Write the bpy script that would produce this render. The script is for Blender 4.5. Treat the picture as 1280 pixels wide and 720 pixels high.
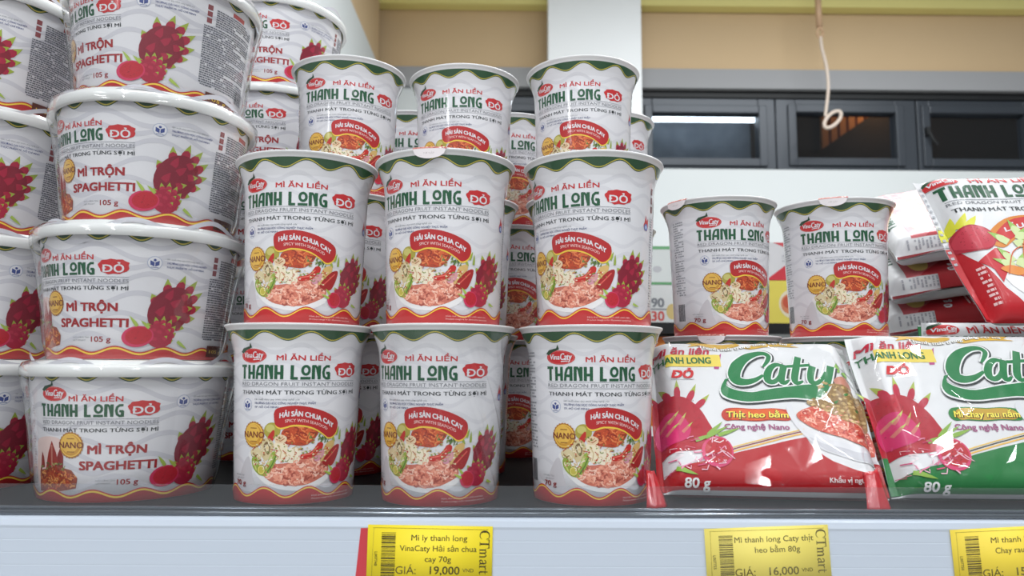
import bpy, math, random
from mathutils import Vector, Matrix, noise
from mathutils.geometry import tessellate_polygon

for o in list(bpy.data.objects):
    bpy.data.objects.remove(o)
S = bpy.context.scene
COL = S.collection
R = math.radians
random.seed(7)

# ------------------------------------------------------------ camera, world, light, exposure
cam_d = bpy.data.cameras.new('camera')
cam = bpy.data.objects.new('camera', cam_d)
COL.objects.link(cam)
cam_d.sensor_width = 36
cam_d.lens = 25.9
cam_d.clip_start = .02
cam.matrix_world = (Matrix.Translation((0, 0, .0824)) @ Matrix.Rotation(R(-.42), 4, 'Z')
                    @ Matrix.Rotation(R(96.35), 4, 'X') @ Matrix.Rotation(R(.34), 4, 'Z'))
cam_d.dof.use_dof = True
cam_d.dof.focus_distance = .53
cam_d.dof.aperture_fstop = 10
S.camera = cam
S.view_settings.view_transform = 'Standard'
S.view_settings.look = 'None'
S.view_settings.gamma = 1
S.view_settings.use_curve_mapping = False
S.view_settings.exposure = 0.03
w = bpy.data.worlds.new('world')
S.world = w
w.use_nodes = True
w.node_tree.nodes['Background'].inputs[0].default_value = (.86, .92, 1, 1)
w.node_tree.nodes['Background'].inputs[1].default_value = .23


def tube_lamp(name, loc, rz, power, length=1.2, width=.05, color=(.95, .98, 1)):
    d = bpy.data.lights.new(name, 'AREA')
    d.shape = 'RECTANGLE'
    d.size = length
    d.size_y = width
    d.energy = power
    d.color = color
    o = bpy.data.objects.new(name, d)
    COL.objects.link(o)
    o.location = loc
    o.rotation_euler = (0, 0, rz)
    return o


# fluorescent tubes on the shop ceiling; f and g are added background fill
tube_lamp('ceiling_tube_a', (-.75, -1.0, 1.82), R(90), 19)
tube_lamp('ceiling_tube_b', (-.95, -3.2, 1.82), R(90), 44)
tube_lamp('ceiling_tube_c', (1.0, -.38, 1.82), R(90), 20)
tube_lamp('ceiling_tube_d', (1.5, -3.2, 1.82), R(90), 42)
tube_lamp('ceiling_tube_e', (-.2, -.85, 1.82), 0, 13)
tube_lamp('fill_tube_f', (1.5, 1.75, 1.82), 0, 36)  # unseen lamp added to brighten the far wall
tube_lamp('fill_tube_g', (.42, 1.45, 1.82), 0, 28)  # second unseen lamp, added to lift the column and background
tube_lamp('ceiling_tube_h', (-2.6, -2.3, 1.82), R(90), 30)
tube_lamp('ceiling_tube_i', (-3.4, -4.0, 1.82), R(90), 40)


# ------------------------------------------------------------ colours and materials
def s2l(c):
    c /= 255
    return c / 12.92 if c <= .04045 else ((c + .055) / 1.055) ** 2.4


def K(r, g, b):
    return (s2l(r), s2l(g), s2l(b), 1)


def mat(name, color, rough=.5, metal=0, coat=0, coat_rough=.1, bump=0, bump_scale=60, attr=False, mottle=0,
        stretch=(1, 1, 1), spec=.5, sub=0):
    m = bpy.data.materials.new(name)
    m.use_nodes = True
    nt = m.node_tree
    b = nt.nodes['Principled BSDF']
    b.inputs['Base Color'].default_value = color
    b.inputs['Roughness'].default_value = rough
    b.inputs['Metallic'].default_value = metal
    b.inputs['Specular IOR Level'].default_value = spec
    b.inputs['Coat Weight'].default_value = coat
    b.inputs['Coat Roughness'].default_value = coat_rough
    if attr:
        a = nt.nodes.new('ShaderNodeAttribute')
        a.attribute_name = 'print'
        nt.links.new(a.outputs['Color'], b.inputs['Base Color'])
    tc = None
    if bump or mottle:
        tc = nt.nodes.new('ShaderNodeTexCoord')
        mp = nt.nodes.new('ShaderNodeMapping')
        mp.inputs['Scale'].default_value = stretch
        nt.links.new(tc.outputs['Object'], mp.inputs[0])
        n = nt.nodes.new('ShaderNodeTexNoise')
        n.inputs['Scale'].default_value = bump_scale
        n.inputs['Detail'].default_value = 3
        nt.links.new(mp.outputs[0], n.inputs['Vector'])
    if bump:
        bp = nt.nodes.new('ShaderNodeBump')
        bp.inputs['Strength'].default_value = bump
        bp.inputs['Distance'].default_value = .002
        nt.links.new(n.outputs['Fac'], bp.inputs['Height'])
        nt.links.new(bp.outputs[0], b.inputs['Coat Normal' if coat else 'Normal'])
    if mottle:
        mx = nt.nodes.new('ShaderNodeMix')
        mx.data_type = 'RGBA'
        nt.links.new(n.outputs['Fac'], mx.inputs[0])
        mx.inputs[6].default_value = color
        mx.inputs[7].default_value = tuple(c * (1 - mottle) for c in color[:3]) + (1,)
        nt.links.new(mx.outputs[2], b.inputs['Base Color'])
    return m


def clear_mat(name, tint, haze, rough, fac_gloss=.06):
    """thin clear plastic: mostly see-through, a little milky, glossy at grazing angles"""
    m = bpy.data.materials.new(name)
    m.use_nodes = True
    nt = m.node_tree
    nt.nodes.remove(nt.nodes['Principled BSDF'])
    out = nt.nodes['Material Output']
    tr = nt.nodes.new('ShaderNodeBsdfTransparent')
    tr.inputs[0].default_value = tint
    df = nt.nodes.new('ShaderNodeBsdfDiffuse')
    df.inputs[0].default_value = (.8, .82, .85, 1)
    gl = nt.nodes.new('ShaderNodeBsdfGlossy')
    gl.inputs['Roughness'].default_value = rough
    m1 = nt.nodes.new('ShaderNodeMixShader')
    m1.inputs[0].default_value = haze
    nt.links.new(tr.outputs[0], m1.inputs[1])
    nt.links.new(df.outputs[0], m1.inputs[2])
    lf = nt.nodes.new('ShaderNodeLayerWeight')
    lw = nt.nodes.new('ShaderNodeMath')
    lw.operation = 'POWER'
    lw.inputs[1].default_value = 4
    nt.links.new(lf.outputs['Facing'], lw.inputs[0])
    m2 = nt.nodes.new('ShaderNodeMixShader')
    ad = nt.nodes.new('ShaderNodeMath')
    ad.operation = 'ADD'
    ad.inputs[1].default_value = fac_gloss
    nt.links.new(lw.outputs[0], ad.inputs[0])
    nt.links.new(ad.outputs[0], m2.inputs[0])
    nt.links.new(m1.outputs[0], m2.inputs[1])
    nt.links.new(gl.outputs[0], m2.inputs[2])
    nt.links.new(m2.outputs[0], out.inputs[0])
    return m


def emit_mat(name, color, strength):
    m = bpy.data.materials.new(name)
    m.use_nodes = True
    b = m.node_tree.nodes['Principled BSDF']
    b.inputs['Emission Color'].default_value = color
    b.inputs['Emission Strength'].default_value = strength
    return m


M = {
    'print': mat('printed_card_under_film', K(230, 230, 232), .5, attr=True, coat=.85, coat_rough=.1, bump=.16,
                 bump_scale=45, stretch=(1, 1, .45)),
    'foilprint': mat('printed_plastic_film', K(230, 230, 232), .5, attr=True, coat=.1, coat_rough=.15, bump=.3,
                     bump_scale=38),
    'flatprint': mat('printed_paper', K(230, 230, 232), .6, attr=True),
    'paper': mat('white_paper_lip', K(226, 225, 226), .4, coat=.3, coat_rough=.2),
    'lidfoil': mat('lid_paper', K(225, 222, 220), .45),
    'plastic': mat('white_plastic_lid', K(236, 237, 236), .32, coat=.6, coat_rough=.1, bump=.12, bump_scale=25),
    'steel': mat('grey_painted_shelf', K(25, 27, 31), .6, spec=.25, mottle=.2, bump_scale=9),
    'rail': mat('white_plastic_rail', K(200, 209, 222), .35, coat=.25),
    'channel': mat('glossy_channel', K(120, 126, 134), .16, metal=.6, bump=.3, bump_scale=20, stretch=(.15, 1, 1)),
    'lip': clear_mat('clear_lip_plastic', (.95, .96, .97, 1), .034, .06, .02),
    'film': clear_mat('clear_shrink_film', (.99, .99, .99, 1), .004, .06, .05),
    'glass': clear_mat('window_glass', (.8, .84, .88, 1), .01, .03, .0),
    'wall': mat('white_wall_paint', K(214, 218, 218), .7, mottle=.05, bump_scale=3),
    'peach': mat('peach_wall_paint', K(205, 177, 138), .7, mottle=.04, bump_scale=4),
    'yellow': mat('yellow_green_paint', K(234, 222, 142), .7, mottle=.05, bump_scale=4),
    'lintel': mat('grey_lintel_paint', K(156, 156, 158), .7, mottle=.05, bump_scale=4),
    'column': mat('column_paint', K(240, 242, 243), .65, mottle=.03, bump_scale=3),
    'floor': mat('floor_tile', K(190, 188, 184), .3),
    'alu': mat('dark_aluminium', K(60, 65, 72), .4, metal=.2),
    'black': mat('black_gap', K(18, 20, 22), .6),
    'night': mat('night_wall', K(62, 50, 40), .9, mottle=.5, bump_scale=4),
    'pane_haze': mat('pane_haze_wall', K(150, 158, 168), .9, mottle=.95, bump_scale=6),  # strong mottle paints the hazy light reflected in the pane
    'stairwood': mat('stair_wood', K(190, 120, 60), .6),
    'cord': mat('pale_cord', K(222, 205, 190), .7, mottle=.2, bump_scale=90),
    'sleeve': mat('cord_sleeve', K(196, 160, 126), .5),
    'tube': emit_mat('reflected_tube_glow', (.9, .97, 1, 1), 6),  # glow for the bar of light reflected in the pane
    'boardblack': mat('black_board', K(22, 22, 24), .4),
    'redcard': mat('red_card', K(200, 60, 70), .6),
    'redfoil': mat('red_film_seam', K(186, 34, 44), .32, coat=.4, coat_rough=.1, bump=.4, bump_scale=150, stretch=(1, 1, .2)),
    'silver': mat('silver_foil', K(190, 190, 192), .28, metal=.7, bump=.5, bump_scale=60),
}


def link(name, me, m, parent=None, extra=()):
    o = bpy.data.objects.new(name, me)
    COL.objects.link(o)
    for k in ([m] if m else []) + list(extra):
        me.materials.append(k)
    if parent:
        o.parent = parent
    return o


def thing(name, label, cat, group=None, loc=(0, 0, 0), rz=0):
    o = bpy.data.objects.new(name, None)
    COL.objects.link(o)
    o.empty_display_size = .02
    o.location = loc
    o.rotation_euler = (0, 0, rz)
    return tag(o, label, cat, group)


def tag(o, label, cat, group=None):
    o['label'] = label
    o['category'] = cat
    if group:
        o['group'] = group
    return o


def struct(o):
    o['kind'] = 'structure'
    return o


class MB:
    """collects faces"""
    def __init__(s):
        s.v = []
        s.f = []
        s.mi = []

    def box(s, x0, x1, y0, y1, z0, z1, mi=0):
        n = len(s.v)
        s.v += [(x, y, z) for z in (z0, z1) for y in (y0, y1) for x in (x0, x1)]
        for q in ((0, 2, 3, 1), (4, 5, 7, 6), (0, 1, 5, 4), (2, 6, 7, 3), (0, 4, 6, 2), (1, 3, 7, 5)):
            s.f.append([n + i for i in q])
            s.mi.append(mi)
        return s

    def lathe(s, prof, n=96, mi=0):
        b = len(s.v)
        for r, z in prof:
            for k in range(n):
                a = 2 * math.pi * k / n
                s.v.append((r * math.cos(a), r * math.sin(a), z))
        for i in range(len(prof) - 1):
            for k in range(n):
                k2 = (k + 1) % n
                s.f.append([b + i * n + k, b + i * n + k2, b + (i + 1) * n + k2, b + (i + 1) * n + k])
                s.mi.append(mi)
        return s

    def disc(s, r, z, n=96, mi=0, down=False):
        b = len(s.v)
        for k in range(n):
            a = 2 * math.pi * k / n
            s.v.append((r * math.cos(a), r * math.sin(a), z))
        idx = list(range(b, b + n))
        s.f.append(idx[::-1] if down else idx)
        s.mi.append(mi)
        return s

    def tube(s, pts, r, n=10):
        pts = [Vector(p) for p in pts]
        rings = []
        for i, p in enumerate(pts):
            d = (pts[min(i + 1, len(pts) - 1)] - pts[max(i - 1, 0)]).normalized()
            a = d.cross(Vector((0, 1, 0)))
            if a.length < .01:
                a = d.cross(Vector((1, 0, 0)))
            a.normalize()
            c = d.cross(a)
            rr = r[i] if isinstance(r, (list, tuple)) else r
            b = len(s.v)
            for k in range(n):
                t = 2 * math.pi * k / n
                s.v.append(tuple(p + a * rr * math.cos(t) + c * rr * math.sin(t)))
            rings.append(b)
        for b0, b1 in zip(rings, rings[1:]):
            for k in range(n):
                k2 = (k + 1) % n
                s.f.append([b0 + k, b0 + k2, b1 + k2, b1 + k])
                s.mi.append(0)
        s.f.append([rings[0] + k for k in range(n)][::-1])
        s.f.append([rings[-1] + k for k in range(n)])
        s.mi += [0, 0]
        return s

    def mesh(s, name, smooth=False):
        me = bpy.data.meshes.new(name)
        me.from_pydata(s.v, [], s.f)
        me.polygons.foreach_set('material_index', s.mi)
        if smooth:
            me.shade_smooth()
        me.update()
        return me

    def build(s, name, m, parent=None, smooth=False, extra=()):
        return link(name, s.mesh(name, smooth), m, parent, extra)


def bevel(o, wd=.002, seg=2):
    b = o.modifiers.new('bevel', 'BEVEL')
    b.width = wd
    b.segments = seg
    b.limit_method = 'ANGLE'
    return o


# ------------------------------------------------------------ structure: the shop around the shelf
FLOOR = -1.28
CEIL = 1.9
WY = 3.1
struct(MB().box(-4, 4.5, -4.5, WY + .3, FLOOR - .1, FLOOR).build('floor', M['floor']))
struct(MB().box(-4, 4.5, -4.5, WY + .3, CEIL, CEIL + .1).build('ceiling', M['wall']))
# far wall: white field, opening for the window strip, painted bands above
WX0, WX1, WZ0, WZ1 = -.2, 3.0, .95, 1.305
m = MB().box(-4, 4.5, WY, WY + .12, FLOOR, WZ0)
m.box(-4, WX0, WY, WY + .12, WZ0, WZ1).box(WX1, 4.5, WY, WY + .12, WZ0, WZ1)
struct(m.build('wall_back', M['wall']))
struct(MB().box(-4, 4.5, WY - .02, WY + .12, WZ1, 1.392).build('trim_1', M['lintel']))
struct(MB().box(-4, 4.5, WY, WY + .12, 1.392, 1.66).build('wall_back_upper', M['peach']))
struct(MB().box(-4, 4.5, WY - .06, WY + .12, 1.66, CEIL).build('trim_2', M['yellow']))
# side pier left of the shelf
struct(MB().box(-1.2, -.556, 1.75, WY - .07, FLOOR, 1.375).build('wall_left', M['wall']))
struct(MB().box(-1.2, -.556, 1.75, WY - .07, 1.375, 1.655).build('wall_left_upper', M['peach']))
struct(MB().box(-1.2, -.556, 1.75, WY - .07, 1.655, CEIL).build('trim_3', M['yellow']))
struct(bevel(MB().box(.1665, .5585, 2.95, WY - .07, FLOOR, CEIL).build('column', M['column']), .004))


# window strip
def window(n, x0, x1, g0, g1, gz0, gz1, handle=False):
    y0, y1 = WY + .02, WY + .07
    fr = MB()
    fr.box(x0, g0, y0, y1, WZ0, WZ1 - .03).box(g1, x1, y0, y1, WZ0, WZ1 - .03)
    fr.box(g0, g1, y0, y1, WZ0, gz0).box(g0, g1, y0, y1, gz1, WZ1 - .03)
    # raised sash inside the outer frame
    e = .035
    fr.box(g0 - e, g0, y0 - .012, y0, gz0 - e, gz1 + e).box(g1, g1 + e, y0 - .012, y0, gz0 - e, gz1 + e)
    fr.box(g0, g1, y0 - .012, y0, gz0 - e, gz0).box(g0, g1, y0 - .012, y0, gz1, gz1 + e)
    o = struct(fr.build('window_%d' % n, M['alu']))
    bevel(o, .003)
    MB().box(g0, g1, y0 + .02, y0 + .026, gz0, gz1).build('pane', M['glass'], o)
    if handle:
        h = MB().box(g0 - .03, g0 - .012, y0 - .03, y0 - .012, gz0 + .10, gz0 + .135)
        h.tube([(g0 - .02, y0 - .03, gz0 + .115), (g0 - .005, y0 - .034, gz0 + .075), (g0 + .012, y0 - .034, gz0 + .055)], .007)
        h.build('window_handle', M['black'], o)
    return o


window(1, .585, 1.172, .632, 1.098, 1.003, 1.205)
window(2, 1.176, 1.792, 1.262, 1.70, 1.008, 1.212)
window(3, 1.798, 2.6, 1.85, 2.27, 1.008, 1.212, True)
window(4, -.19, .57, -.1, .5, 1.003, 1.205)
struct(MB().box(WX0, WX1, WY + .01, WY + .09, WZ1 - .03, WZ1).build('trim_4', M['black']))
# outside in the night; tube and mottled wall stand in for pane reflections
struct(MB().box(-.3, 1.19, 3.50, 3.55, .4, 1.9).build('wall_haze_backing', M['pane_haze']))
struct(MB().box(1.19, 1.22, 3.24, 3.8, .4, 1.9).build('wall_outside_side', M['night']))
struct(MB().box(1.19, 4.2, 4.4, 4.45, .2, 2.4).build('wall_outside_far', M['night']))
t = thing('reflection_tube', 'glowing white tube standing in for a lamp reflected in the leftmost visible window pane', 'reflection stand-in', loc=(.87, 3.36, 1.268))  # added tube imitates a bright lamp reflection in the glass
MB().tube([(-.34, 0, 0), (.34, 0, 0)], .017, 14).build('tube', M['tube'], t, True)
MB().box(-.36, .36, -.02, .02, .017, .05).build('batten', M['rail'], t)
MB().box(-.365, -.34, -.02, .02, -.02, .017).build('socket', M['rail'], t)
MB().box(.34, .365, -.02, .02, -.02, .017).build('socket', M['rail'], t)
st = thing('wooden_stair', 'orange-lit wooden stair slats seen through the middle window pane', 'stair', loc=(2.23, 4.37, 1.42))
for k in range(7):
    MB().box(-.30 + k * .055, -.262 + k * .055, 0, .03, -.02 - .0 * k, .30).build('slat', M['stairwood'], st)
pm = MB()
pm.v = [(-.40, -.03, -.05), (.1, -.03, .30), (.1, -.03, -.05), (-.40, 0, -.05), (.1, 0, .30), (.1, 0, -.05)]
pm.f = [[0, 2, 1], [3, 4, 5], [0, 1, 4, 3], [1, 2, 5, 4], [2, 0, 3, 5]]
pm.mi = [0] * 5
pm.build('stringer', M['night'], st)
ld = bpy.data.lights.new('stair_bulb', 'POINT')
ld.energy = 1.6
ld.color = (1, .55, .2)
ld.shadow_soft_size = .03
lo = bpy.data.objects.new('stair_bulb', ld)
COL.objects.link(lo)
lo.location = (2.24, 4.2, 1.72)

# ------------------------------------------------------------ flat artwork that is wrapped onto the packaging
_tc = {}


def glyphs(s, bold=0.0, res=2):
    key = (s, bold, res)
    if key in _tc:
        return _tc[key]
    c = bpy.data.curves.new('txt', 'FONT')
    c.body = s
    c.size = 1
    c.offset = bold
    c.resolution_u = res + 1
    o = bpy.data.objects.new('txt', c)
    COL.objects.link(o)
    bpy.context.view_layer.update()
    e = o.evaluated_get(bpy.context.evaluated_depsgraph_get())
    me = e.to_mesh()
    vs = [(v.co.x, v.co.y) for v in me.vertices]
    tr = [[vs[i] for i in p.vertices] for p in me.polygons]
    e.to_mesh_clear()
    bpy.data.objects.remove(o)
    bpy.data.curves.remove(c)
    x0 = min(v[0] for v in vs)
    x1 = max(v[0] for v in vs)
    cap = .727 + 2 * bold
    tr = [[((x - x0) / cap, (y + bold) / cap) for x, y in t] for t in tr]
    _tc[key] = (tr, (x1 - x0) / cap)
    return _tc[key]


def smooth(pts, n=4, closed=True):
    out = []
    L = len(pts)
    for i in range(L if closed else L - 1):
        g = lambda k: pts[k % L] if closed else pts[min(max(k, 0), L - 1)]
        p0, p1, p2, p3 = g(i - 1), g(i), g(i + 1), g(i + 2)
        for j in range(n):
            t = j / n
            out.append(tuple(.5 * (2 * b + (c - a) * t + (2 * a - 5 * b + 4 * c - d) * t * t + (3 * b - a - 3 * c + d) * t ** 3)
                             for a, b, c, d in zip(p0, p1, p2, p3)))
    if not closed:
        out.append(tuple(pts[-1]))
    return out


def inside(p, poly):
    x, y = p
    r = False
    for (x0, y0), (x1, y1) in zip(poly, poly[1:] + poly[:1]):
        if (y0 > y) != (y1 > y) and x < (x1 - x0) * (y - y0) / (y1 - y0) + x0:
            r = not r
    return r


class Art:
    def __init__(s, ku=1.0):
        s.p = []
        s.n = 0            # keeps overlapping shapes of one layer from coinciding
        s.ku = ku          # turns the horizontal unit (degrees on a round pack) into mm

    def U(s, pts):
        return [(x * s.ku, y) for x, y in pts]

    def raw(s, pts, col, L, step=True):
        s.n += step
        s.p.append((pts, L + (s.n % 23) * .02, col))

    def poly(s, pts, col, L, mm=False):
        q = pts if mm else s.U(pts)
        s.n += 1
        L += (s.n % 23) * .02
        for t in tessellate_polygon([[Vector((x, y, 0)) for x, y in q]]):
            tri = [q[i] for i in t]
            a = (tri[1][0] - tri[0][0]) * (tri[2][1] - tri[0][1]) - (tri[1][1] - tri[0][1]) * (tri[2][0] - tri[0][0])
            s.p.append((tri if a > 0 else tri[::-1], L, col))

    def blob(s, pts, col, L, n=4):
        s.poly(smooth(pts, n), col, L)

    def ell(s, x, y, rx, ry, col, L, n=28, rot=0, mm=False):
        """rx, ry in mm"""
        cx = x if mm else x * s.ku
        c, d = math.cos(rot), math.sin(rot)
        pts = []
        for k in range(n):
            a = 2 * math.pi * k / n
            ex, ey = rx * math.cos(a), ry * math.sin(a)
            pts.append((cx + ex * c - ey * d, y + ex * d + ey * c))
        s.poly(pts, col, L, True)

    def rect(s, x0, x1, y0, y1, col, L, nx=1):
        for k in range(nx):
            a, b = x0 + (x1 - x0) * k / nx, x0 + (x1 - x0) * (k + 1) / nx
            s.raw(s.U([(a, y0), (b, y0), (b, y1), (a, y1)]), col, L, False)

    def band(s, x0, x1, n, lo, hi, col, L):
        for k in range(n):
            a, b = x0 + (x1 - x0) * k / n, x0 + (x1 - x0) * (k + 1) / n
            s.raw(s.U([(a, lo(a)), (b, lo(b)), (b, hi(b)), (a, hi(a))]), col, L, False)

    def stroke(s, path, wd, col, L, mm=False):
        q = [Vector(p) for p in (path if mm else s.U(path))]
        n = len(q)
        ws = wd if isinstance(wd, (list, tuple)) else [wd] * n
        lr = []
        for i, p in enumerate(q):
            d = q[min(i + 1, n - 1)] - q[max(i - 1, 0)]
            if d.length == 0:
                d = Vector((1, 0))
            d.normalize()
            nn = Vector((-d.y, d.x)) * ws[i] / 2
            lr.append((p + nn, p - nn))
        s.n += 1
        for (a, b), (c, d) in zip(lr, lr[1:]):
            s.raw([tuple(b), tuple(d), tuple(c), tuple(a)], col, L, False)

    def text(s, t, x0, y0, x1, h, col, L, bold=.0, res=2, shear=0, warp=None):
        """fits the line between x0 and x1, capitals h mm tall, on baseline y0"""
        dbar = t.startswith('Đ')
        tr, wd = glyphs(t.replace('Đ', 'D'), 0, res)
        a, b = x0 * s.ku, x1 * s.ku
        e = max(bold, 0) * h * 1.25
        a, b = a + e, b - e
        shifts = [(0, 0)] if e <= 0 else ([(-e, 0), (e, 0)] if res == 1 else [(-e, -e * .6), (e, -e * .6), (-e, e * .6), (e, e * .6)])
        for dx, dy in shifts:
            s.n += 1
            for q in tr:
                pts = []
                for x, y in q:
                    X, Y = a + x / wd * (b - a) + shear * y * h + dx, y0 + y * h + dy
                    if warp:
                        X, Y = warp(X, Y)
                    pts.append((X, Y))
                s.raw(pts, col, L, False)
        if dbar:
            q = [(a - .1 * h, y0 + .5 * h), (a + .36 * h, y0 + .5 * h)]
            s.stroke([(x + shear * .5 * h, y) for x, y in q], .15 * h, col, L, True)

    def build(s, name, mapf, m, du, vcuts=(), parent=None, off=.00005, tail=None):
        """cuts the artwork along u every du mm (and along v at vcuts) and wraps it with mapf(u, v, offset)"""
        def clip(pts, ax, c, keep_hi):
            out = []
            for i, p in enumerate(pts):
                q = pts[(i + 1) % len(pts)]
                pi, qi = (p[ax] >= c, q[ax] >= c) if keep_hi else (p[ax] <= c, q[ax] <= c)
                if pi:
                    out.append(p)
                if pi != qi:
                    t = (c - p[ax]) / (q[ax] - p[ax])
                    out.append(tuple(a + (b - a) * t for a, b in zip(p, q)))
            return out

        def cut(pts, ax, cuts):
            lo, hi = min(p[ax] for p in pts), max(p[ax] for p in pts)
            cs = [c for c in cuts if lo + 1e-5 < c < hi - 1e-5]
            res = []
            for c in cs:
                res.append(clip(pts, ax, c, False))
                pts = clip(pts, ax, c, True)
            res.append(pts)
            return [r for r in res if len(r) > 2]

        V, F, N, Cc = [], [], [], []
        for pts, L, col in s.p:
            lo, hi = min(p[0] for p in pts), max(p[0] for p in pts)
            k0, k1 = math.ceil(lo / du), math.floor(hi / du)
            for q in cut(pts, 0, [k * du for k in range(k0, k1 + 1)]):
                for r in cut(q, 1, vcuts):
                    b = len(V)
                    for u, v in r:
                        P, n = mapf(u, v, L * off)
                        V.append(P)
                        N.append(n)
                    F.append(list(range(b, b + len(r))))
                    Cc.append(col)
        if tail:
            tail(V, F, N, Cc)
        me = bpy.data.meshes.new(name)
        me.from_pydata(V, [], F)
        at = me.attributes.new('print', 'FLOAT_COLOR', 'FACE')
        at.data.foreach_set('color', [x for c in Cc for x in c])
        me.shade_smooth()
        me.normals_split_custom_set_from_vertices(N)
        me.update()
        return me


WHITE = K(226, 225, 229)
GREYW = K(217, 216, 221)
GREEN = K(34, 78, 46)
DGREEN = K(28, 66, 40)
LOGOG = K(22, 84, 52)
RED = K(198, 36, 40)
DRED = K(140, 28, 34)
YEL = K(244, 206, 70)
DARK = K(40, 46, 48)
GREY = K(140, 144, 150)
NAVY = K(56, 66, 120)
CREAM = K(238, 228, 205)


# letters of the deco headline, drawn as strokes on a unit square (x to .62, y to 1)
DECO = {
    'T': [[(0, .93), (.56, .93)], [(.3, 1), (.3, 0)]],
    'H': [[(.09, 0), (.09, 1)], [(.53, 0), (.53, 1)], [(.09, .42), (.53, .42)]],
    'A': [[(.06, 0), (.10, .5), (.2, .84), (.34, .93), (.62, .93)], [(.53, 0), (.53, 1)], [(.08, .36), (.53, .36)]],
    'N': [[(.09, 0), (.09, 1)], [(.02, .93), (.24, .93), (.36, .8), (.45, .4), (.53, .08)], [(.53, 0), (.53, 1)]],
    'L': [[(.09, 1), (.09, 0)], [(.0, .07), (.5, .07)]],
    'O': [[(.31 + .25 * math.cos(a), .64 + .29 * math.sin(a)) for a in [k * math.pi / 9 for k in range(19)]], [(-.08, .08), (.66, .08)]],
    'G': [[(.58, .93), (.32, .93), (.14, .78), (.08, .5), (.14, .2), (.32, .07), (.53, .07)], [(.53, 0), (.53, .48)], [(.3, .45), (.58, .45)]],
}


def deco_text(art, words, x0, x1, y0, h, col, L, wt=.19, warp=None):
    adv = .76
    total = sum(len(w) for w in words) * adv + .42 * (len(words) - 1) - .14
    sc = (x1 - x0) * art.ku / total
    X = x0 * art.ku
    for wd in words:
        for ch in wd:
            for st_ in DECO[ch]:
                pts = [(X + x * sc, y0 + y * h) for x, y in st_]
                vertical = abs(st_[0][0] - st_[-1][0]) < .05 and len(st_) == 2
                w_ = wt * sc * 1.25 if vertical else wt * h
                art.stroke(pts, w_, col, L, True)
            X += adv * sc
        X += .42 * sc


def logo(art, x, y, rx, ry, L):
    """red oval with the maker's name and a leaf; sizes in mm"""
    art.ell(x, y, rx, ry, WHITE, L)
    art.ell(x, y, rx * .97, ry * .95, RED, L + .6)
    art.ell(x, y, rx * .9, ry * .86, K(224, 120, 116), L + 1.2)
    art.ell(x, y - .0 * ry, rx * .87, ry * .81, RED, L + 1.8)
    u = x * art.ku
    art.poly([(u - rx, y + ry * .5), (u - rx * .75, y + ry * 1.0), (u - rx * .2, y + ry * 1.25), (u - rx * .08, y + ry * 1.75),
              (u - rx * .02, y + ry * 1.1), (u - rx * .45, y + ry * .75), (u - rx * .8, y + ry * .3)], DGREEN, L + 2.4, True)
    k = art.ku
    art.text('Vina', (u - rx * .74) / k, y - ry * .26, (u - rx * .02) / k, ry * .74, WHITE, L + 3, .03, 1, .12)
    art.text('Caty', (u - rx * .02) / k, y - ry * .32, (u + rx * .74) / k, ry * .95, WHITE, L + 3, .03, 1, .15)
    art.stroke([(u + rx * .05, y - ry * .52), (u + rx * .5, y - ry * .46)], ry * .12, WHITE, L + 3, True)


def seal(art, x, y, r, L):
    u = x * art.ku
    pts = []
    for k in range(48):
        a = 2 * math.pi * k / 48
        rr = r if k % 2 else r * .93
        pts.append((u + rr * math.cos(a), y + rr * math.sin(a)))
    art.poly(pts, K(176, 116, 42), L, True)
    art.ell(u, y, r * .86, r * .86, K(240, 196, 84), L + .5, 32, 0, True)
    art.ell(u, y, r * .78, r * .78, K(206, 150, 50), L + 1, 32, 0, True)
    art.ell(u - r * .1, y + r * .1, r * .7, r * .68, K(232, 184, 78), L + 1.5, 32, 0, True)
    for yy in (.48, -.5):
        art.stroke([(u - r * .3, y + r * yy), (u + r * .3, y + r * yy)], r * .07, K(150, 96, 36), L + 2, True)
    art.text('NANO', (u - r * .98) / art.ku, y - r * .22, (u + r * .98) / art.ku, r * .48, K(122, 52, 30), L + 2.5, .035, 1)


def badge(art, x0, x1, y0, y1, L, txt=True):
    a, b = x0 * art.ku, x1 * art.ku
    W_, H_ = b - a, y1 - y0
    pts = [(.02, .5), (0, .66), (.08, .78), (.12, .9), (.3, .94), (.42, 1), (.6, .95), (.78, .97), (.88, .86), (1, .78), (.97, .6),
           (1, .42), (.93, .22), (.8, .14), (.7, .04), (.5, .06), (.34, 0), (.24, .1), (.1, .18), (.08, .34)]
    art.poly([(a + W_ * p, y0 + H_ * q) for p, q in smooth(pts, 2)], RED, L, True)
    art.text('ĐỎ', (a + W_ * .16) / art.ku, y0 + H_ * .16, (a + W_ * .84) / art.ku, H_ * .48, WHITE, L + 1, .03, 2)


def emblem(art, x, y, r, L):
    u = x * art.ku
    art.ell(u, y, r, r, K(168, 176, 200), L, 28, 0, True)
    art.ell(u, y, r * .9, r * .9, WHITE, L + .5, 28, 0, True)
    art.poly([(u - r * .6, y + r * .35), (u - r * .05, y + r * .1), (u - r * .05, y - r * .55), (u - r * .6, y - r * .3)], K(60, 76, 140), L + 1, True)
    art.poly([(u + r * .05, y + r * .1), (u + r * .6, y + r * .35), (u + r * .6, y - r * .3), (u + r * .05, y - r * .55)], K(60, 76, 140), L + 1, True)
    art.ell(u, y + r * .42, r * .2, r * .2, K(60, 76, 140), L + 1, 10, 0, True)
    art.stroke([(u - r * .5, y - r * .68), (u + r * .5, y - r * .68)], r * .12, K(120, 130, 165), L + 1, True)


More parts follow.
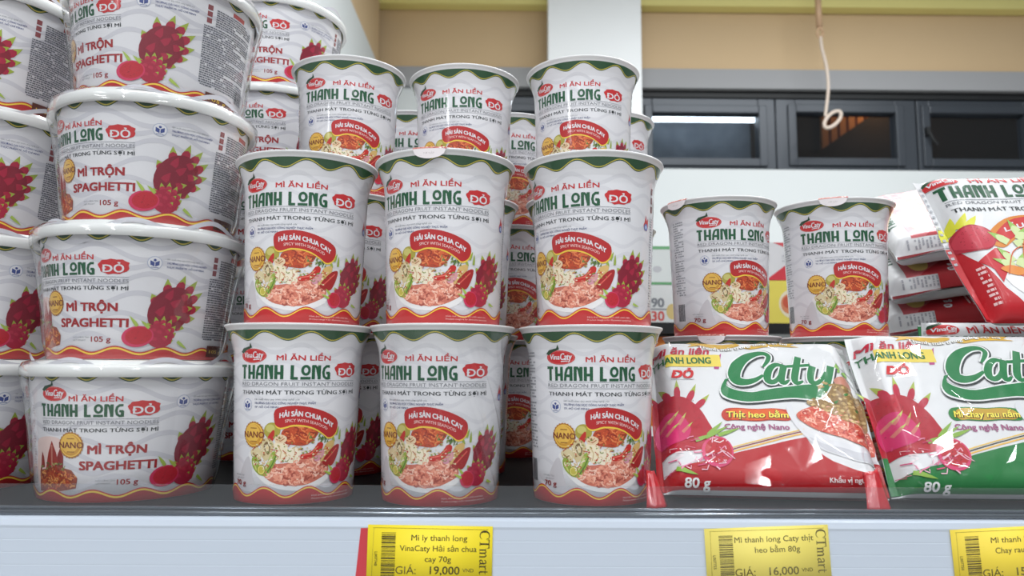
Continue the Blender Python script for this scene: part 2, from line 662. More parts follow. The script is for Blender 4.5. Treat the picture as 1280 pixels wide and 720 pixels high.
def small_print(art, x0, x1, y0, y1, pitch, col, L, seed, gap=.18, ht=.5):
    """a block of illegibly small print: rows of word-sized dashes"""
    rg = random.Random(seed)
    y = y1
    while y > y0:
        x = x0
        end = x1 if rg.random() > .15 else x0 + (x1 - x0) * rg.uniform(.4, .9)
        while x < end:
            wd = rg.uniform(.6, 2.6) / art.ku
            if rg.random() > gap:
                art.rect(x, min(x + wd, end), y - pitch * ht, y, col, L)
            x += wd + .35 / art.ku
        y -= pitch


def noodles(art, poly, n, cols, L, seed, ln=4.0, wd=.7):
    rg = random.Random(seed)
    q = art.U(poly)
    xs = [p[0] for p in q]
    ys = [p[1] for p in q]
    done = 0
    for _ in range(n * 6):
        if done >= n:
            break
        x, y = rg.uniform(min(xs), max(xs)), rg.uniform(min(ys), max(ys))
        if not inside((x, y), q):
            continue
        a, k = rg.uniform(0, 6.3), rg.uniform(-1.6, 1.6)
        pts = []
        for j in range(5):
            pts.append((x, y))
            x += ln / 4 * math.cos(a)
            y += ln / 4 * math.sin(a) * .8
            a += k * .6
        if all(inside(p, q) for p in pts[::2]):
            art.stroke(pts, wd * rg.uniform(.7, 1.2), rg.choice(cols), L + (done % 4) * .5, True)
            done += 1


def crumbs(art, poly, n, cols, L, seed, r=(.6, 1.6)):
    rg = random.Random(seed)
    q = art.U(poly)
    xs = [p[0] for p in q]
    ys = [p[1] for p in q]
    done = 0
    for _ in range(n * 6):
        if done >= n:
            break
        x, y = rg.uniform(min(xs), max(xs)), rg.uniform(min(ys), max(ys))
        if inside((x, y), q):
            k, a0 = rg.randint(5, 7), rg.uniform(0, 6)
            art.poly([(x + rg.uniform(*r) * math.cos(a0 + 2 * math.pi * i / k), y + .8 * rg.uniform(*r) * math.sin(a0 + 2 * math.pi * i / k)) for i in range(k)],
                     rg.choice(cols), L + (done % 4) * .5, True)
            done += 1


def leaf(art, x, y, ang, ln, wd, col, L, tip=None):
    """pointed leaf from (x, y) mm"""
    d = Vector((math.cos(ang), math.sin(ang)))
    n = Vector((-d.y, d.x))
    b = Vector((x, y))
    f = lambda t, k: tuple(b + d * ln * t + n * wd * k)
    art.poly([f(0, -.5), f(.35, -.55), f(.7, -.3), f(1, .05), f(.7, .3), f(.35, .5), f(0, .5)], col, L, True)
    if tip:
        art.poly([f(.55, -.42), f(.75, -.25), f(1.06, .05), f(.75, .27), f(.5, .42), f(.66, 0)], tip, L + .5, True)


FR_D, FR_M, FR_P, FR_G = K(132, 16, 42), K(168, 26, 58), K(206, 48, 92), K(158, 176, 62)


def dragon_fruit(art, x, y, rx, ry, rot, L, seed=0, cols=(FR_D, FR_M)):
    """a plain whole dragon fruit with green-tipped scales; sizes and place in mm"""
    rg = random.Random(seed)
    c, s_ = math.cos(rot), math.sin(rot)
    T = lambda a, b: (x + a * c - b * s_, y + a * s_ + b * c)
    for a, ln in ((.5, 1.0), (1.0, 1.15), (1.5, 1.2), (2.0, 1.1), (2.6, .9), (0.05, .8), (-.5, .6), (3.3, .6)):
        px, py = T(rx * .8 * math.cos(a), ry * .8 * math.sin(a))
        leaf(art, px, py, rot + a * .6 + .65, ry * .62 * ln, rx * .42, cols[1], L, FR_G)
    art.ell(x, y, rx, ry, cols[0], L + 1, 24, rot, True)
    for i, (a, b) in enumerate(((-.35, -.45), (.3, -.3), (-.1, .15), (.42, .3), (-.5, .25), (.05, .62))):
        px, py = T(rx * a, ry * b)
        leaf(art, px, py, rot + 1.2 - a, ry * .42, rx * .34, cols[1], L + 1.5 + .3 * (i % 2), FR_G if i % 2 else FR_M)


def fruit_half(art, x, y, rx, ry, rot, L, pink=FR_P, inner=K(190, 24, 44)):
    art.ell(x, y, rx, ry, pink, L, 24, rot, True)
    art.ell(x + rx * .06, y + ry * .06, rx * .84, ry * .82, inner, L + .5, 24, rot, True)
    rg = random.Random(3)
    for _ in range(14):
        a, q = rg.uniform(0, 6.3), math.sqrt(rg.random()) * .66
        art.ell(x + rx * q * math.cos(a), y + ry * q * math.sin(a), rx * .035, ry * .035, K(110, 10, 24), L + 1, 5, 0, True)


# ------------------------------------------------------------ the seafood cup
H_CUP = .1107
CUPP = [(0, 37.2), (.9, 37.7), (90, 41.3), (95, 42.0), (99, 43.2), (102, 44.4), (106, 46.0), (110, 47.6)]
KC = .7156


def prof_r(P, z):
    for (z0, r0), (z1, r1) in zip(P, P[1:]):
        if z <= z1:
            return r0 + (r1 - r0) * (z - z0) / (z1 - z0), (r1 - r0) / (z1 - z0)
    return P[-1][1], (P[-1][1] - P[-2][1]) / (P[-1][0] - P[-2][0])


def round_map(P, k):
    def f(u, v, off):
        a = math.radians(u / k)
        r, sl = prof_r(P, v)
        ln = math.hypot(1, sl)
        nr, nz = 1 / ln, -sl / ln
        rr = r / 1000 + off * nr
        return (rr * math.sin(a), -rr * math.cos(a), v / 1000 + off * nz), (nr * math.sin(a), -nr * math.cos(a), nz)
    return f


def cup_art():
    A = Art(KC)
    zl = [.0, .9, 20, 40, 60, 80, 90, 93, 95, 97, 99, 100.5, 102, 104, 106]
    for z0, z1 in zip(zl, zl[1:]):
        A.rect(-180, 180, z0, z1, WHITE, 0, 120)
    # faint wavy stripes
    for i in range(9):
        zc = 14 + i * 10
        f = lambda a, zc=zc: zc + 2.8 * math.sin(math.radians(a * 8 + zc * 23)) + 1.2 * math.sin(math.radians(a * 3 + zc * 9))
        A.band(-180, 180, 150, lambda a: f(a) - 1.3, lambda a: f(a) + 1.3, GREYW, 1)
    # green top band with scalloped edge
    wv = lambda a: 102.0 + 2.5 * math.cos(math.radians((a + 19) * 10))
    A.band(-180, 180, 180, wv, lambda a: 106.4, GREEN, 2)
    A.band(-180, 180, 180, lambda a: wv(a) + .55, lambda a: wv(a) + 1.1, K(206, 190, 70), 3)
    # red foot
    wr = lambda a: 8.4 + 2.7 * math.cos(math.radians((a + 19) * 9))
    A.band(-180, 180, 180, lambda a: .5, wr, RED, 8)
    A.band(-180, 180, 180, lambda a: wr(a) - 1.5, lambda a: wr(a) - .7, YEL, 9)
    # headline block
    logo(A, -33.5, 90.3, 10.4, 4.7, 3)
    A.text('MÌ ĂN LIỀN', -10.5, 87.6, 36, 3.2, RED, 3, .03)
    deco_text(A, ['THANH', 'LONG'], -47.5, 36, 75.9, 8.7, LOGOG, 3)
    badge(A, 40.5, 67, 76.8, 86.6, 3)
    A.rect(-47, 66, 75.0, 75.25, GREY, 3, 8)
    A.text('RED DRAGON FRUIT INSTANT NOODLES', -47, 71.9, 66, 2.3, K(120, 122, 128), 3, -.004, 1)
    A.rect(-47, 66, 71.1, 71.35, GREY, 3, 8)
    A.text('THANH MÁT TRONG TỪNG SỢI MÌ', -46.5, 66.6, 66, 2.5, DARK, 3, .028, 1)
    emblem(A, -39.3, 60, 3.9, 3)
    A.text('Sản xuất theo quy trình công nghệ của', -31, 63.1, 10, 1.15, GREY, 3, 0, 1, .2)
    A.text('TRƯỜNG ĐẠI HỌC CÔNG NGHIỆP THỰC PHẨM', -31, 60.6, 24, 1.35, K(84, 92, 130), 3, .02, 1, .1)
    A.text('TP. HỒ CHÍ MINH', -31, 58.3, -8, 1.25, K(84, 92, 130), 3, .02, 1, .1)
    # soup bowl
    A.blob([(-52, 12), (-44, 24), (-36, 28), (-30, 12), (-20, 8), (-30, 7), (-48, 8)], K(206, 202, 206), 2)
    A.blob([(-36.5, 31), (-34.6, 26), (-30, 19.5), (-19.5, 13), (-7, 9.8), (7.4, 8.4), (21.8, 8.9), (34, 12), (41, 17), (39, 28), (2, 33.5), (-20, 34)], K(236, 234, 234), 3)
    nb = [(-21, 18.8), (-12, 24), (2.3, 25.4), (16, 28.6), (28, 28.4), (37, 24), (39, 18.8), (29, 14.4), (17, 11.6), (3, 11.5), (-12, 13.6)]
    A.blob(nb, K(204, 116, 96), 4)
    noodles(A, smooth(nb, 3), 230, [K(236, 158, 132), K(214, 118, 96), K(248, 190, 166), K(168, 78, 64), K(232, 146, 122), K(250, 206, 186)], 4.5, 11, 4.6, .95)
    A.ell(-12.9, 44.6, 5.4, 5, K(170, 158, 62), 4)
    A.ell(-14.5, 46, 3.0, 2.4, K(200, 192, 110), 4.5)
    A.blob([(-17, 40), (-12, 45), (-10.5, 43.5), (-12, 38.5)], K(190, 40, 30), 5)
    lob = [(-4.7, 39), (-3.5, 44.7), (5, 47.4), (18, 47.6), (28, 44.5), (24, 39), (16, 35.6), (6, 36), (-1, 36.8)]
    A.blob(lob, K(176, 66, 34), 4.2)
    noodles(A, smooth(lob, 3), 70, [K(214, 96, 48), K(150, 44, 24), K(230, 130, 74), K(196, 74, 36)], 4.6, 5, 5.5, .9)
    A.blob([(-23.5, 36.5), (-18, 40.4), (-11.5, 37.5), (-12, 31.5), (-17.6, 26.4), (-22.4, 29.4)], K(214, 196, 150), 5)
    A.blob([(-20.5, 35), (-17.5, 38), (-14, 35), (-16, 30)], K(120, 92, 56), 5.5)
    A.blob([(-18.8, 34), (-17, 36.5), (-15.2, 34), (-16.5, 31)], K(226, 212, 170), 6)
    A.blob([(-34.5, 32), (-27, 34.4), (-22.5, 31.6), (-24, 26.2), (-31, 27)], K(222, 206, 162), 5)
    A.stroke([(-32, 31), (-29, 29), (-25.5, 30.5)], .7, K(140, 112, 66), 5.5)
    A.blob([(-33, 27), (-28.5, 28.6), (-20, 22.5), (-12, 31.8), (-6, 31.3), (-9.7, 24.8), (-16.3, 17.6), (-24.7, 18), (-31.4, 22)], K(150, 172, 66), 5.4)
    A.stroke([(-12, 30), (-16, 24), (-21, 19.5)], 1.4, K(206, 212, 140), 6)
    A.stroke([(-8.6, 29.5), (-12, 24), (-17, 19)], .8, K(84, 124, 44), 6)
    A.stroke([(-31, 26), (-28, 21.5), (-25, 19)], 1.0, K(206, 208, 120), 6)
    A.ell(-22.5, 20.8, 3.3, 3.3, K(142, 150, 50), 6.2)
    A.ell(-22.5, 20.8, 2.6, 2.6, K(226, 214, 120), 6.6)
    A.ell(-22.5, 20.8, 1.9, 1.9, K(200, 186, 78), 7)
    A.blob([(-10.8, 36.4), (-6.7, 38), (.4, 36.4), (1.4, 32.5), (-.4, 26.4), (-5.5, 26), (-8.8, 30.6)], K(240, 226, 196), 5.8)
    A.blob([(1.7, 33), (7.4, 34.6), (12.2, 32.4), (11.6, 26.4), (5, 25), (.8, 26.5)], K(240, 228, 204), 6.2)
    A.stroke([(-7, 36), (-4, 32), (-5, 27.5)], .6, K(206, 178, 130), 6.4)
    A.stroke([(7, 34), (8, 30), (6.6, 26)], .5, K(212, 188, 146), 6.8)
    A.blob([(-10.5, 40.3), (-5.6, 42.4), (.1, 40.8), (-1, 37.7), (-8.2, 37.2)], K(232, 206, 170), 6)
    A.stroke([(-9, 39.5), (-5, 38.4), (-1.5, 40)], .7, K(176, 110, 70), 6.5)
    A.stroke([(-7.6, 41), (-5, 39.6), (-3, 41.2)], .6, K(196, 130, 90), 6.5)
    A.blob([(11.9, 29.9), (21.8, 31.6), (28.6, 37), (33, 35.8), (29.6, 30.6), (20.6, 27.4), (12.7, 27.8)], K(196, 34, 26), 6)
    A.stroke([(14, 29.5), (22, 30.4), (28, 34.6)], .6, K(238, 120, 100), 6.5)
    A.blob([(25, 26.9), (29.2, 31.6), (34.4, 32.6), (33, 28), (28.2, 25.6)], K(216, 150, 166), 6.4)
    A.blob([(31, 26.6), (35.3, 35.7), (42.7, 38), (44.2, 35.1), (39.1, 29.4), (33.7, 25.5)], K(216, 180, 110), 6.2)
    A.blob([(32.8, 25.6), (42.4, 33.4), (50, 35), (48.5, 28.8), (43.4, 22.6), (36.4, 22.7)], K(164, 28, 28), 6.6)
    A.stroke([(36, 25.5), (42, 29.5), (47, 33)], .8, K(222, 90, 80), 7)
    rg = random.Random(2)
    for _ in range(26):
        x, y = rg.uniform(19, 37), rg.uniform(36.5, 41.5)
        A.stroke([(x, y), (x + rg.uniform(-3, 3), y + rg.uniform(.6, 3.2))], rg.uniform(.4, .9), rg.choice([K(84, 112, 48), K(116, 140, 70), K(58, 84, 36)]), 5.6)
    sea = [(-33, 24), (-34, 32), (-22, 39), (-8, 42), (4, 38), (14, 36), (26, 42), (40, 36), (46, 32), (34, 24), (20, 29), (4, 26), (-10, 24), (-22, 20)]
    crumbs(A, sea, 120, [K(232, 214, 176), K(246, 236, 212), K(196, 150, 96), K(140, 150, 70), K(110, 128, 52), K(206, 90, 56), K(178, 52, 36), K(226, 196, 150), K(150, 110, 66)], 7.1, 31, (.3, .95))
    noodles(A, sea, 40, [K(244, 232, 206), K(128, 144, 62), K(186, 74, 44), K(214, 178, 120)], 7.3, 9, 3.4, .5)
    # dragon fruits beside the bowl
    for x, y, an, ln in ((44, 37, 1.9, 6), (50, 38, 1.5, 7), (46, 41, 1.2, 6)):
        leaf(A, x * KC, y, an, ln, 1.6, K(150, 170, 70), 6.5)
    dragon_fruit(A, 67 * KC, 31, 9.6, 12.0, -.42, 8.2, 1)
    dragon_fruit(A, 57 * KC, 18.0, 7.4, 6.6, -.1, 10.5, 2, (FR_M, K(186, 40, 70)))
    fruit_half(A, 47.5 * KC, 16, 5.0, 5.2, .3, 13)
    for x, y, an, ln in ((42, 17, 2.7, 6), (43, 19.5, 2.3, 5), (70, 14, -.3, 6)):
        leaf(A, x * KC, y, an, ln, 1.5, K(166, 190, 80), 14)
    # seal, weight, ribbon
    seal(A, -31.2, 42, 8.2, 6.5)
    A.text('KHỐI LƯỢNG TỊNH', -57, 16.5, -43, .9, GREY, 3, 0, 1)
    A.text('NET WEIGHT', -54, 14.6, -43, .9, GREY, 3, 0, 1)
    A.text('70 g', -55, 10.9, -40, 3.2, DRED, 9, .025)
    rb = [(-11.3, 52.9), (-11.1, 55.9), (-8.3, 58.3), (.7, 59.6), (10.2, 59.8), (21.4, 58.5), (33.5, 55.7), (44.1, 51.7), (46.9, 48.1), (45.9, 43.6),
          (42.3, 40.7), (37.3, 39.9), (31.4, 42.8), (23.7, 46), (15, 47.8), (5.3, 48.2), (-1.5, 46.9), (-6.4, 46.6), (-10.2, 48.6)]
    A.blob([(x + .2, y - 1.0) for x, y in rb], YEL, 8, 3)
    A.blob(rb, K(182, 32, 34), 9, 3)
    wp = lambda X, Y: (X, Y - .0125 * (X / KC - 11) ** 2 / 1.9 - .055 * (X / KC - 11))
    A.text('HẢI SẢN CHUA CAY', -6.5, 53.4, 42, 3.1, WHITE, 10, .04, 2, 0, wp)
    A.text('SPICY WITH SEAFOOD', -1.5, 49.9, 36, 1.9, K(240, 206, 200), 10, .01, 1, 0, wp)
    A.text('Hình ảnh chỉ mang tính chất minh họa', 24, 4.6, 66, 1.0, K(240, 196, 190), 10, 0, 1, .2)
    A.text('Product image is for illustration purposes', 24, 2.8, 68, 1.0, K(240, 196, 190), 10, 0, 1, .2)
    # side panel
    A.poly([(85.5, 63), (84, 66), (86, 68.5), (88, 73), (89.5, 69), (92, 71), (92, 65), (90, 62.6)], RED, 3)
    A.ell(88, 65, 2.3, 2.3, K(96, 116, 180), 4)
    A.ell(88, 65, 1.2, 1.2, K(180, 196, 226), 5)
    for x, y in ((98, 88), (98, 82), (98, 76)):
        A.rect(x, x + 4.5, y, y + 4.2, K(120, 60, 66), 3)
    small_print(A, 97, 104, 14, 72, 1.7, K(150, 152, 158), 3, 4, .1)
    small_print(A, 112, 160, 18, 92, 1.7, K(150, 152, 158), 3, 5)
    small_print(A, -84, -66, 32, 94, 2.0, K(150, 152, 158), 3, 6, .2)
    for k in range(12):
        A.rect(-82 + k * 1.1, -82 + k * 1.1 + (.8 if k % 3 else .4), 12, 26, K(90, 92, 96), 3)
    return A


ME = {}
ME['cup_body'] = cup_art().build('cup_body', round_map(CUPP, KC), None, 2.2, [92, 94, 96, 98, 100, 101, 102, 103, 104, 105])
ME['cup_body'].materials.append(M['print'])
ME['cup_rim'] = MB().lathe([(.0459, .1058), (.0466, .1074), (.0474, .1086), (.0480, .1091), (.0482, .1098), (.0480, .1104), (.0474, .1105), (.0466, .1104), (.0458, .1101)]).mesh('rim', True)
ME['cup_rim'].materials.append(M['paper'])
ME['cup_lid'] = MB().lathe([(.0466, .1102), (.0462, .1104), (.020, .1104), (.0001, .1104)], 64).mesh('lid')
ME['cup_lid'].materials.append(M['lidfoil'])
ME['cup_base'] = MB().lathe([(.0001, .003), (.0350, .003), (.0360, .0002), (.0372, 0)], 64).mesh('base', True)
ME['cup_base'].materials.append(M['paper'])


def put(name, me, parent):
    o = bpy.data.objects.new(name, me)
    COL.objects.link(o)
    o.parent = parent
    return o


def tab_mesh(width, drop):
    """lid tongue bent down over the lip"""
    A = Art(1)
    n = 14
    for i in range(n):
        u0, u1 = -width / 2 + width * i / n, -width / 2 + width * (i + 1) / n
        f = lambda u: drop * math.sqrt(max(0, 1 - (2 * u / width) ** 2))
        for j in range(5):
            q = [(u0, -f(u0) * j / 5), (u0, -f(u0) * (j + 1) / 5), (u1, -f(u1) * (j + 1) / 5), (u1, -f(u1) * j / 5)]
            A.raw(q, K(226, 218, 220), 0)
        A.raw([(u0, 0), (u1, 0), (u1, 6), (u0, 6)], K(196, 120, 108), 0)
    crumbs(A, [(-width / 2, .3), (width / 2, .3), (width / 2, 5.5), (-width / 2, 5.5)], 60, [K(170, 70, 62), K(236, 214, 206), K(214, 150, 138)], 1, 4, (.4, 1.0))
    A.text('MỞ NẮP', -3.4, -3.6, 3.4, 1.2, K(190, 182, 184), 1, 0, 1)

    def mp(u, v, off):
        a = u / 48.4
        if v <= 0:
            r, z = 48.5, 109.8 + v
            nn = (math.sin(a), -math.cos(a), .1)
        else:
            r, z = 48.5 - v, 109.9 + min(v, 1.2) * 1.0
            nn = (math.sin(a) * .5, -math.cos(a) * .5, .8)
        r = r / 1000 + off
        return (r * math.sin(a), -r * math.cos(a), z / 1000 + off), nn
    me = A.build('pull_tab', mp, None, 2, [.6, 1.2, 3])
    me.materials.append(M['flatprint'])
    return me


ME['tab'] = tab_mesh(22, 6.5)


def cup(x, y, row, rot, label, tab=None):
    t = thing('noodle_cup', label, 'noodle cup', 'white seafood noodle cups stacked on the shelf', (x, y, (row - 1) * H_CUP), R(rot))
    put('cup_body', ME['cup_body'], t)
    put('rim', ME['cup_rim'], t)
    put('lid', ME['cup_lid'], t)
    put('base', ME['cup_base'], t)
    if tab is not None:
        p = put('pull_tab', ME['tab'], t)
        p.rotation_euler = (0, 0, R(tab - rot))
        p['label'] = 'pinkish lid tongue bent down over the lip'
    return t


def cup_film(seed):
    m = MB()
    n, nz = 160, 60
    for j in range(nz + 1):
        z = .0015 + .104 * j / nz
        for k in range(n + 1):
            a = R(-30 + 130 * k / n)
            r = prof_r(CUPP, z * 1000)[0] / 1000
            d = k * 1.0 + j * 1.5
            wr = max(0, noise.noise(Vector((d * .13, (k - j * .7) * .018, seed)))) ** 1.4
            edge = min(1, k / 12, (n - k) / 12, j / 4, (nz - j) / 4)
            rr = r + .0007 + .0022 * wr * edge
            m.v.append((rr * math.sin(a), -rr * math.cos(a), z))
    for j in range(nz):
        for k in range(n):
            b = j * (n + 1) + k
            m.f.append([b, b + 1, b + n + 2, b + n + 1])
            m.mi.append(0)
    me = m.mesh('shrink_film', True)
    me.materials.append(M['film'])
    return me


FRONT = 'white seafood noodle cup, front row, '
cup(-.1389, .4982, 1, 7, FRONT + 'on the shelf beside the lowest bowl')
wc = cup(-.0425, .4935, 1, -18, FRONT + 'on the shelf above the 19,000 price tag')
put('shrink_film', cup_film(3), wc)['label'] = 'wrinkled clear shrink film'
cup(.0566, .4975, 1, 0, FRONT + 'on the shelf touching the red noodle bag')
cup(-.1394, .5053, 2, -3, FRONT + 'second layer, just right of the noodle bowls')
cup(-.0427, .4985, 2, -17, FRONT + 'second layer, lid tongue folded over its lip', -8)
cup(.0594, .4998, 2, -37, FRONT + 'second layer, nearest the two separate cups')
TOP = 'white seafood noodle cup in the top layer, '
cup(-.1365, .612, 3, 5, TOP + 'left of the three in front')
cup(-.0383, .6269, 3, -12, TOP + 'middle of the three in front')
cup(.064, .6085, 3, -22, TOP + 'in front of the white column')
MID = 'half-hidden white noodle cup in second file, '
cup(-.1365, .615, 1, -9, MID + 'on the shelf behind the left front stack')
cup(-.0383, .618, 1, -20, MID + 'on the shelf behind the middle front stack')
cup(.064, .614, 1, -10, MID + 'on the shelf behind the right front stack')
cup(-.1365, .614, 2, -9, MID + 'second layer behind the left front stack')
cup(-.0383, .622, 2, -14, MID + 'second layer behind the middle front stack')
cup(.064, .6115, 2, -12, MID + 'second layer behind the right front stack')
REAR = 'white noodle cup in the rear file, '
for row, nm in ((1, 'on the shelf, '), (2, 'second layer, '), (3, 'top layer, ')):
    cup(-.098, .738, row, 0, REAR + nm + 'between the left and middle stacks')
    cup(.004, .742, row, -2, REAR + nm + 'between the middle and right stacks')
    cup(.102, .735, row, -12, REAR + nm + 'just right of the column edge')
SEP = 'white noodle cup of the separate pair before the wall, on the '
cup(.1802, .6181, 1, 10, 'white noodle cup behind the red meat noodle bag, only its green rim showing', -25)
cup(.2803, .6203, 1, -10, 'white noodle cup behind the two noodle bags, only its pale lip showing')
cup(.1802, .6181, 2, 7, SEP + 'left', -60)
cup(.2803, .6203, 2, -15, SEP + 'right', -24)

# ------------------------------------------------------------ the spaghetti bowl
H_BOWL = .0875
BOWLP = [(0, 53.2), (1.2, 53.9), (80, 62.6)]
KB = 1.0


def bowl_art():
    A = Art(KB)
    for z0, z1 in zip([0, 1.2, 20, 40, 60], [1.2, 20, 40, 60, 80]):
        A.rect(-180, 180, z0, z1, WHITE, 0, 120)
    for i in range(9):
        zc = 10 + i * 9.5
        f = lambda a, zc=zc: zc + 3.2 * math.sin(math.radians(a * 7.5 + zc * 31)) + 3.0 * math.sin(math.radians(a * 2.0 + zc * 7))
        A.band(-180, 180, 180, lambda a: f(a) - 1.6, lambda a: f(a) + 1.6, K(207, 206, 213), 1)
    wv = lambda a: 76.2 + 2.5 * math.cos(math.radians((a + 10) * 16))
    A.band(-180, 180, 288, wv, lambda a: 80, GREEN, 2)
    A.band(-180, 180, 288, lambda a: wv(a) + .7, lambda a: wv(a) + 1.5, K(206, 190, 70), 3)
    wr = lambda a: 6.2 + 1.9 * math.cos(math.radians((a + 23.5) * 12.4))
    A.band(-180, 180, 216, lambda a: .5, lambda a: wr(a) + .4, K(190, 38, 40), 8)
    A.band(-180, 180, 216, lambda a: wr(a) - 1.5, lambda a: wr(a) - .4, YEL, 9)
    logo(A, -20, 66.2, 9.6, 4.7, 3)
    A.text('MÌ ĂN LIỀN', -9.5, 61.9, 21, 3.2, RED, 3, .03)
    deco_text(A, ['THANH', 'LONG'], -31, 21.5, 52.4, 7.6, LOGOG, 3)
    badge(A, 23.5, 41, 52.6, 62.4, 3)
    A.rect(-30.5, 41, 51.0, 51.25, GREY, 3, 8)
    A.text('RED DRAGON FRUIT INSTANT NOODLES', -30, 47.8, 41, 2.3, K(120, 122, 128), 3, -.004, 1)
    A.rect(-30.5, 41, 47.0, 47.2, GREY, 3, 8)
    A.text('THANH MÁT TRONG TỪNG SỢI MÌ', -30.5, 43.1, 41, 2.4, DARK, 3, .03, 1)
    emblem(A, 54.5, 61.2, 4.2, 3)
    A.text('Sản xuất theo quy trình công nghệ của', 61, 63.6, 84, 1.1, GREY, 3, 0, 1, .2)
    A.text('TRƯỜNG ĐẠI HỌC CÔNG NGHIỆP', 61, 60.9, 87, 1.3, K(84, 92, 140), 3, .02, 1, .1)
    A.text('THỰC PHẨM TP. HỒ CHÍ MINH', 61, 58.4, 85, 1.3, K(84, 92, 140), 3, .02, 1, .1)
    A.text('MÌ TRỘN', 2, 30.0, 35.5, 5.2, K(160, 28, 34), 3, .05)
    A.text('SPAGHETTI', -3, 20.2, 42, 5.4, K(160, 28, 34), 3, .05)
    A.text('KHỐI LƯỢNG TỊNH', 7, 13.2, 18.5, .9, GREY, 3, 0, 1)
    A.text('NET WEIGHT', 7, 11.4, 16, .9, GREY, 3, 0, 1)
    A.text('105 g', 19.5, 10.9, 31.8, 3.4, K(150, 40, 44), 3, .025)
    # spaghetti plate picture
    A.blob([(-37, 8), (-38.5, 30), (-36, 38), (-22, 40), (-14, 36), (-14, 20), (-10, 8)], K(232, 206, 200), 2)
    for pts, c in (([(-36.5, 6), (-36, 18), (-34, 23), (-33, 15), (-31, 20), (-29, 12), (-22, 6)], K(130, 42, 36)),
                   ([(-34.5, 20), (-33.5, 27), (-32.4, 30.5), (-30.5, 27), (-29.8, 21)], K(150, 46, 38)),
                   ([(-29, 20), (-26, 30), (-22.5, 37.5), (-19, 30), (-17, 20)], K(158, 50, 40)),
                   ([(-21, 20), (-18, 29), (-15.5, 34), (-13.6, 28), (-14, 20)], K(140, 38, 32))):
        A.poly(pts, c, 3)
    A.stroke([(-22.6, 35), (-23, 21)], 1.2, K(190, 120, 104), 3.5)
    nb = [(-36.5, 8), (-35.5, 19), (-28, 20), (-18, 22), (-8, 20), (-4, 15), (-5, 9), (-16, 7)]
    A.poly(nb, K(150, 70, 46), 4)
    noodles(A, nb, 120, [K(196, 92, 48), K(214, 128, 66), K(170, 60, 38), K(226, 156, 90), K(136, 44, 34)], 4.5, 8, 4, .9)
    rg = random.Random(5)
    for _ in range(16):
        x, y = rg.uniform(-35, -8), rg.uniform(18, 24)
        A.stroke([(x, y), (x + rg.uniform(-3, 3), y + rg.uniform(-1, 2))], rg.uniform(.5, 1.0), rg.choice([K(126, 136, 74), K(160, 164, 96), K(90, 104, 50)]), 6.6)
    seal(A, -8.2, 35.2, 8.2, 7)
    # dragon fruits
    dragon_fruit(A, 66, 32, 12.5, 16, -.62, 5, 1)
    dragon_fruit(A, 60.5, 15.5, 8.4, 8.0, -.1, 8, 2, (FR_M, K(186, 40, 70)))
    fruit_half(A, 47.5, 14.5, 9.4, 6.6, .15, 10.5)
    for x, y, an, ln in ((47, 21, 2.2, 8), (54, 20, 2.4, 7), (72, 12, -.6, 9)):
        leaf(A, x, y, an, ln, 2.0, K(166, 190, 80), 11.5)
    # ingredients panel
    A.rect(92.5, 96, 66, 69.5, K(140, 70, 74), 3)
    A.rect(92.5, 96, 61.5, 65, K(140, 70, 74), 3)
    A.rect(92.5, 96, 57, 60.5, K(140, 70, 74), 3)
    A.rect(112, 124, 69, 72, K(176, 60, 60), 3)
    small_print(A, 91, 136, 14, 55, 1.55, K(96, 98, 108), 3, 4, .06, .6)
    small_print(A, 99, 136, 56, 68, 1.55, K(96, 98, 108), 3, 14, .06, .6)
    A.rect(97, 122, 2.5, 10, K(92, 42, 30), 9.5, 4)
    A.text('105 g', 100, 5, 116, 2.2, YEL, 10.5, 0, 1)
    for k in range(14):
        A.rect(126 + k * .9, 126 + k * .9 + (.6 if k % 3 else .3), 11, 20, K(70, 72, 78), 10)
    small_print(A, -44, -41, 8, 62, 1.6, K(170, 160, 164), 3, 9)
    return A


ME['bowl_body'] = bowl_art().build('bowl_body', round_map(BOWLP, KB), None, 3.0, [])
ME['bowl_body'].materials.append(M['print'])
ME['bowl_lid'] = MB().lathe([(.0634, .0770), (.0662, .0766), (.0668, .0768), (.06685, .0825), (.0664, .0836), (.0652, .0841), (.0630, .0842), (.0622, .0848), (.0618, .0868), (.0610, .0871), (.059, .0872), (.03, .0872), (.0001, .0872)], 128).mesh('lid', True)
ME['bowl_lid'].materials.append(M['plastic'])
ME['bowl_base'] = MB().lathe([(.0001, .003), (.050, .003), (.0516, .0002), (.0532, 0)], 64).mesh('base', True)
ME['bowl_base'].materials.append(M['paper'])


def film_shell(seed):
    """loose clear film round a bowl, bulging past the lid edge"""
    m = MB()
    n = 90
    prof = [(.0545, .001), (.0575, .012), (.0595, .03), (.0625, .05), (.0655, .066), (.0681, .0755), (.0681, .083), (.0662, .0858), (.0615, .0872)]
    for i, (r, z) in enumerate(prof):
        for k in range(n):
            a = 2 * math.pi * k / n
            w_ = noise.noise(Vector((math.cos(a) * 3 + seed * 7, math.sin(a) * 3, z * 40)))
            w2 = noise.noise(Vector((math.cos(a) * 14 + seed * 3, math.sin(a) * 14, z * 70)))
            rr = r + (.0014 * max(w_, -.2) + .0003 * w2 if 0 < i < 7 else 0)
            m.v.append((rr * math.cos(a), rr * math.sin(a), z))
    for i in range(len(prof) - 1):
        for k in range(n):
            m.f.append([i * n + k, i * n + (k + 1) % n, (i + 1) * n + (k + 1) % n, (i + 1) * n + k])
            m.mi.append(0)
    me = m.mesh('shrink_film', True)
    me.materials.append(M['film'])
    return me


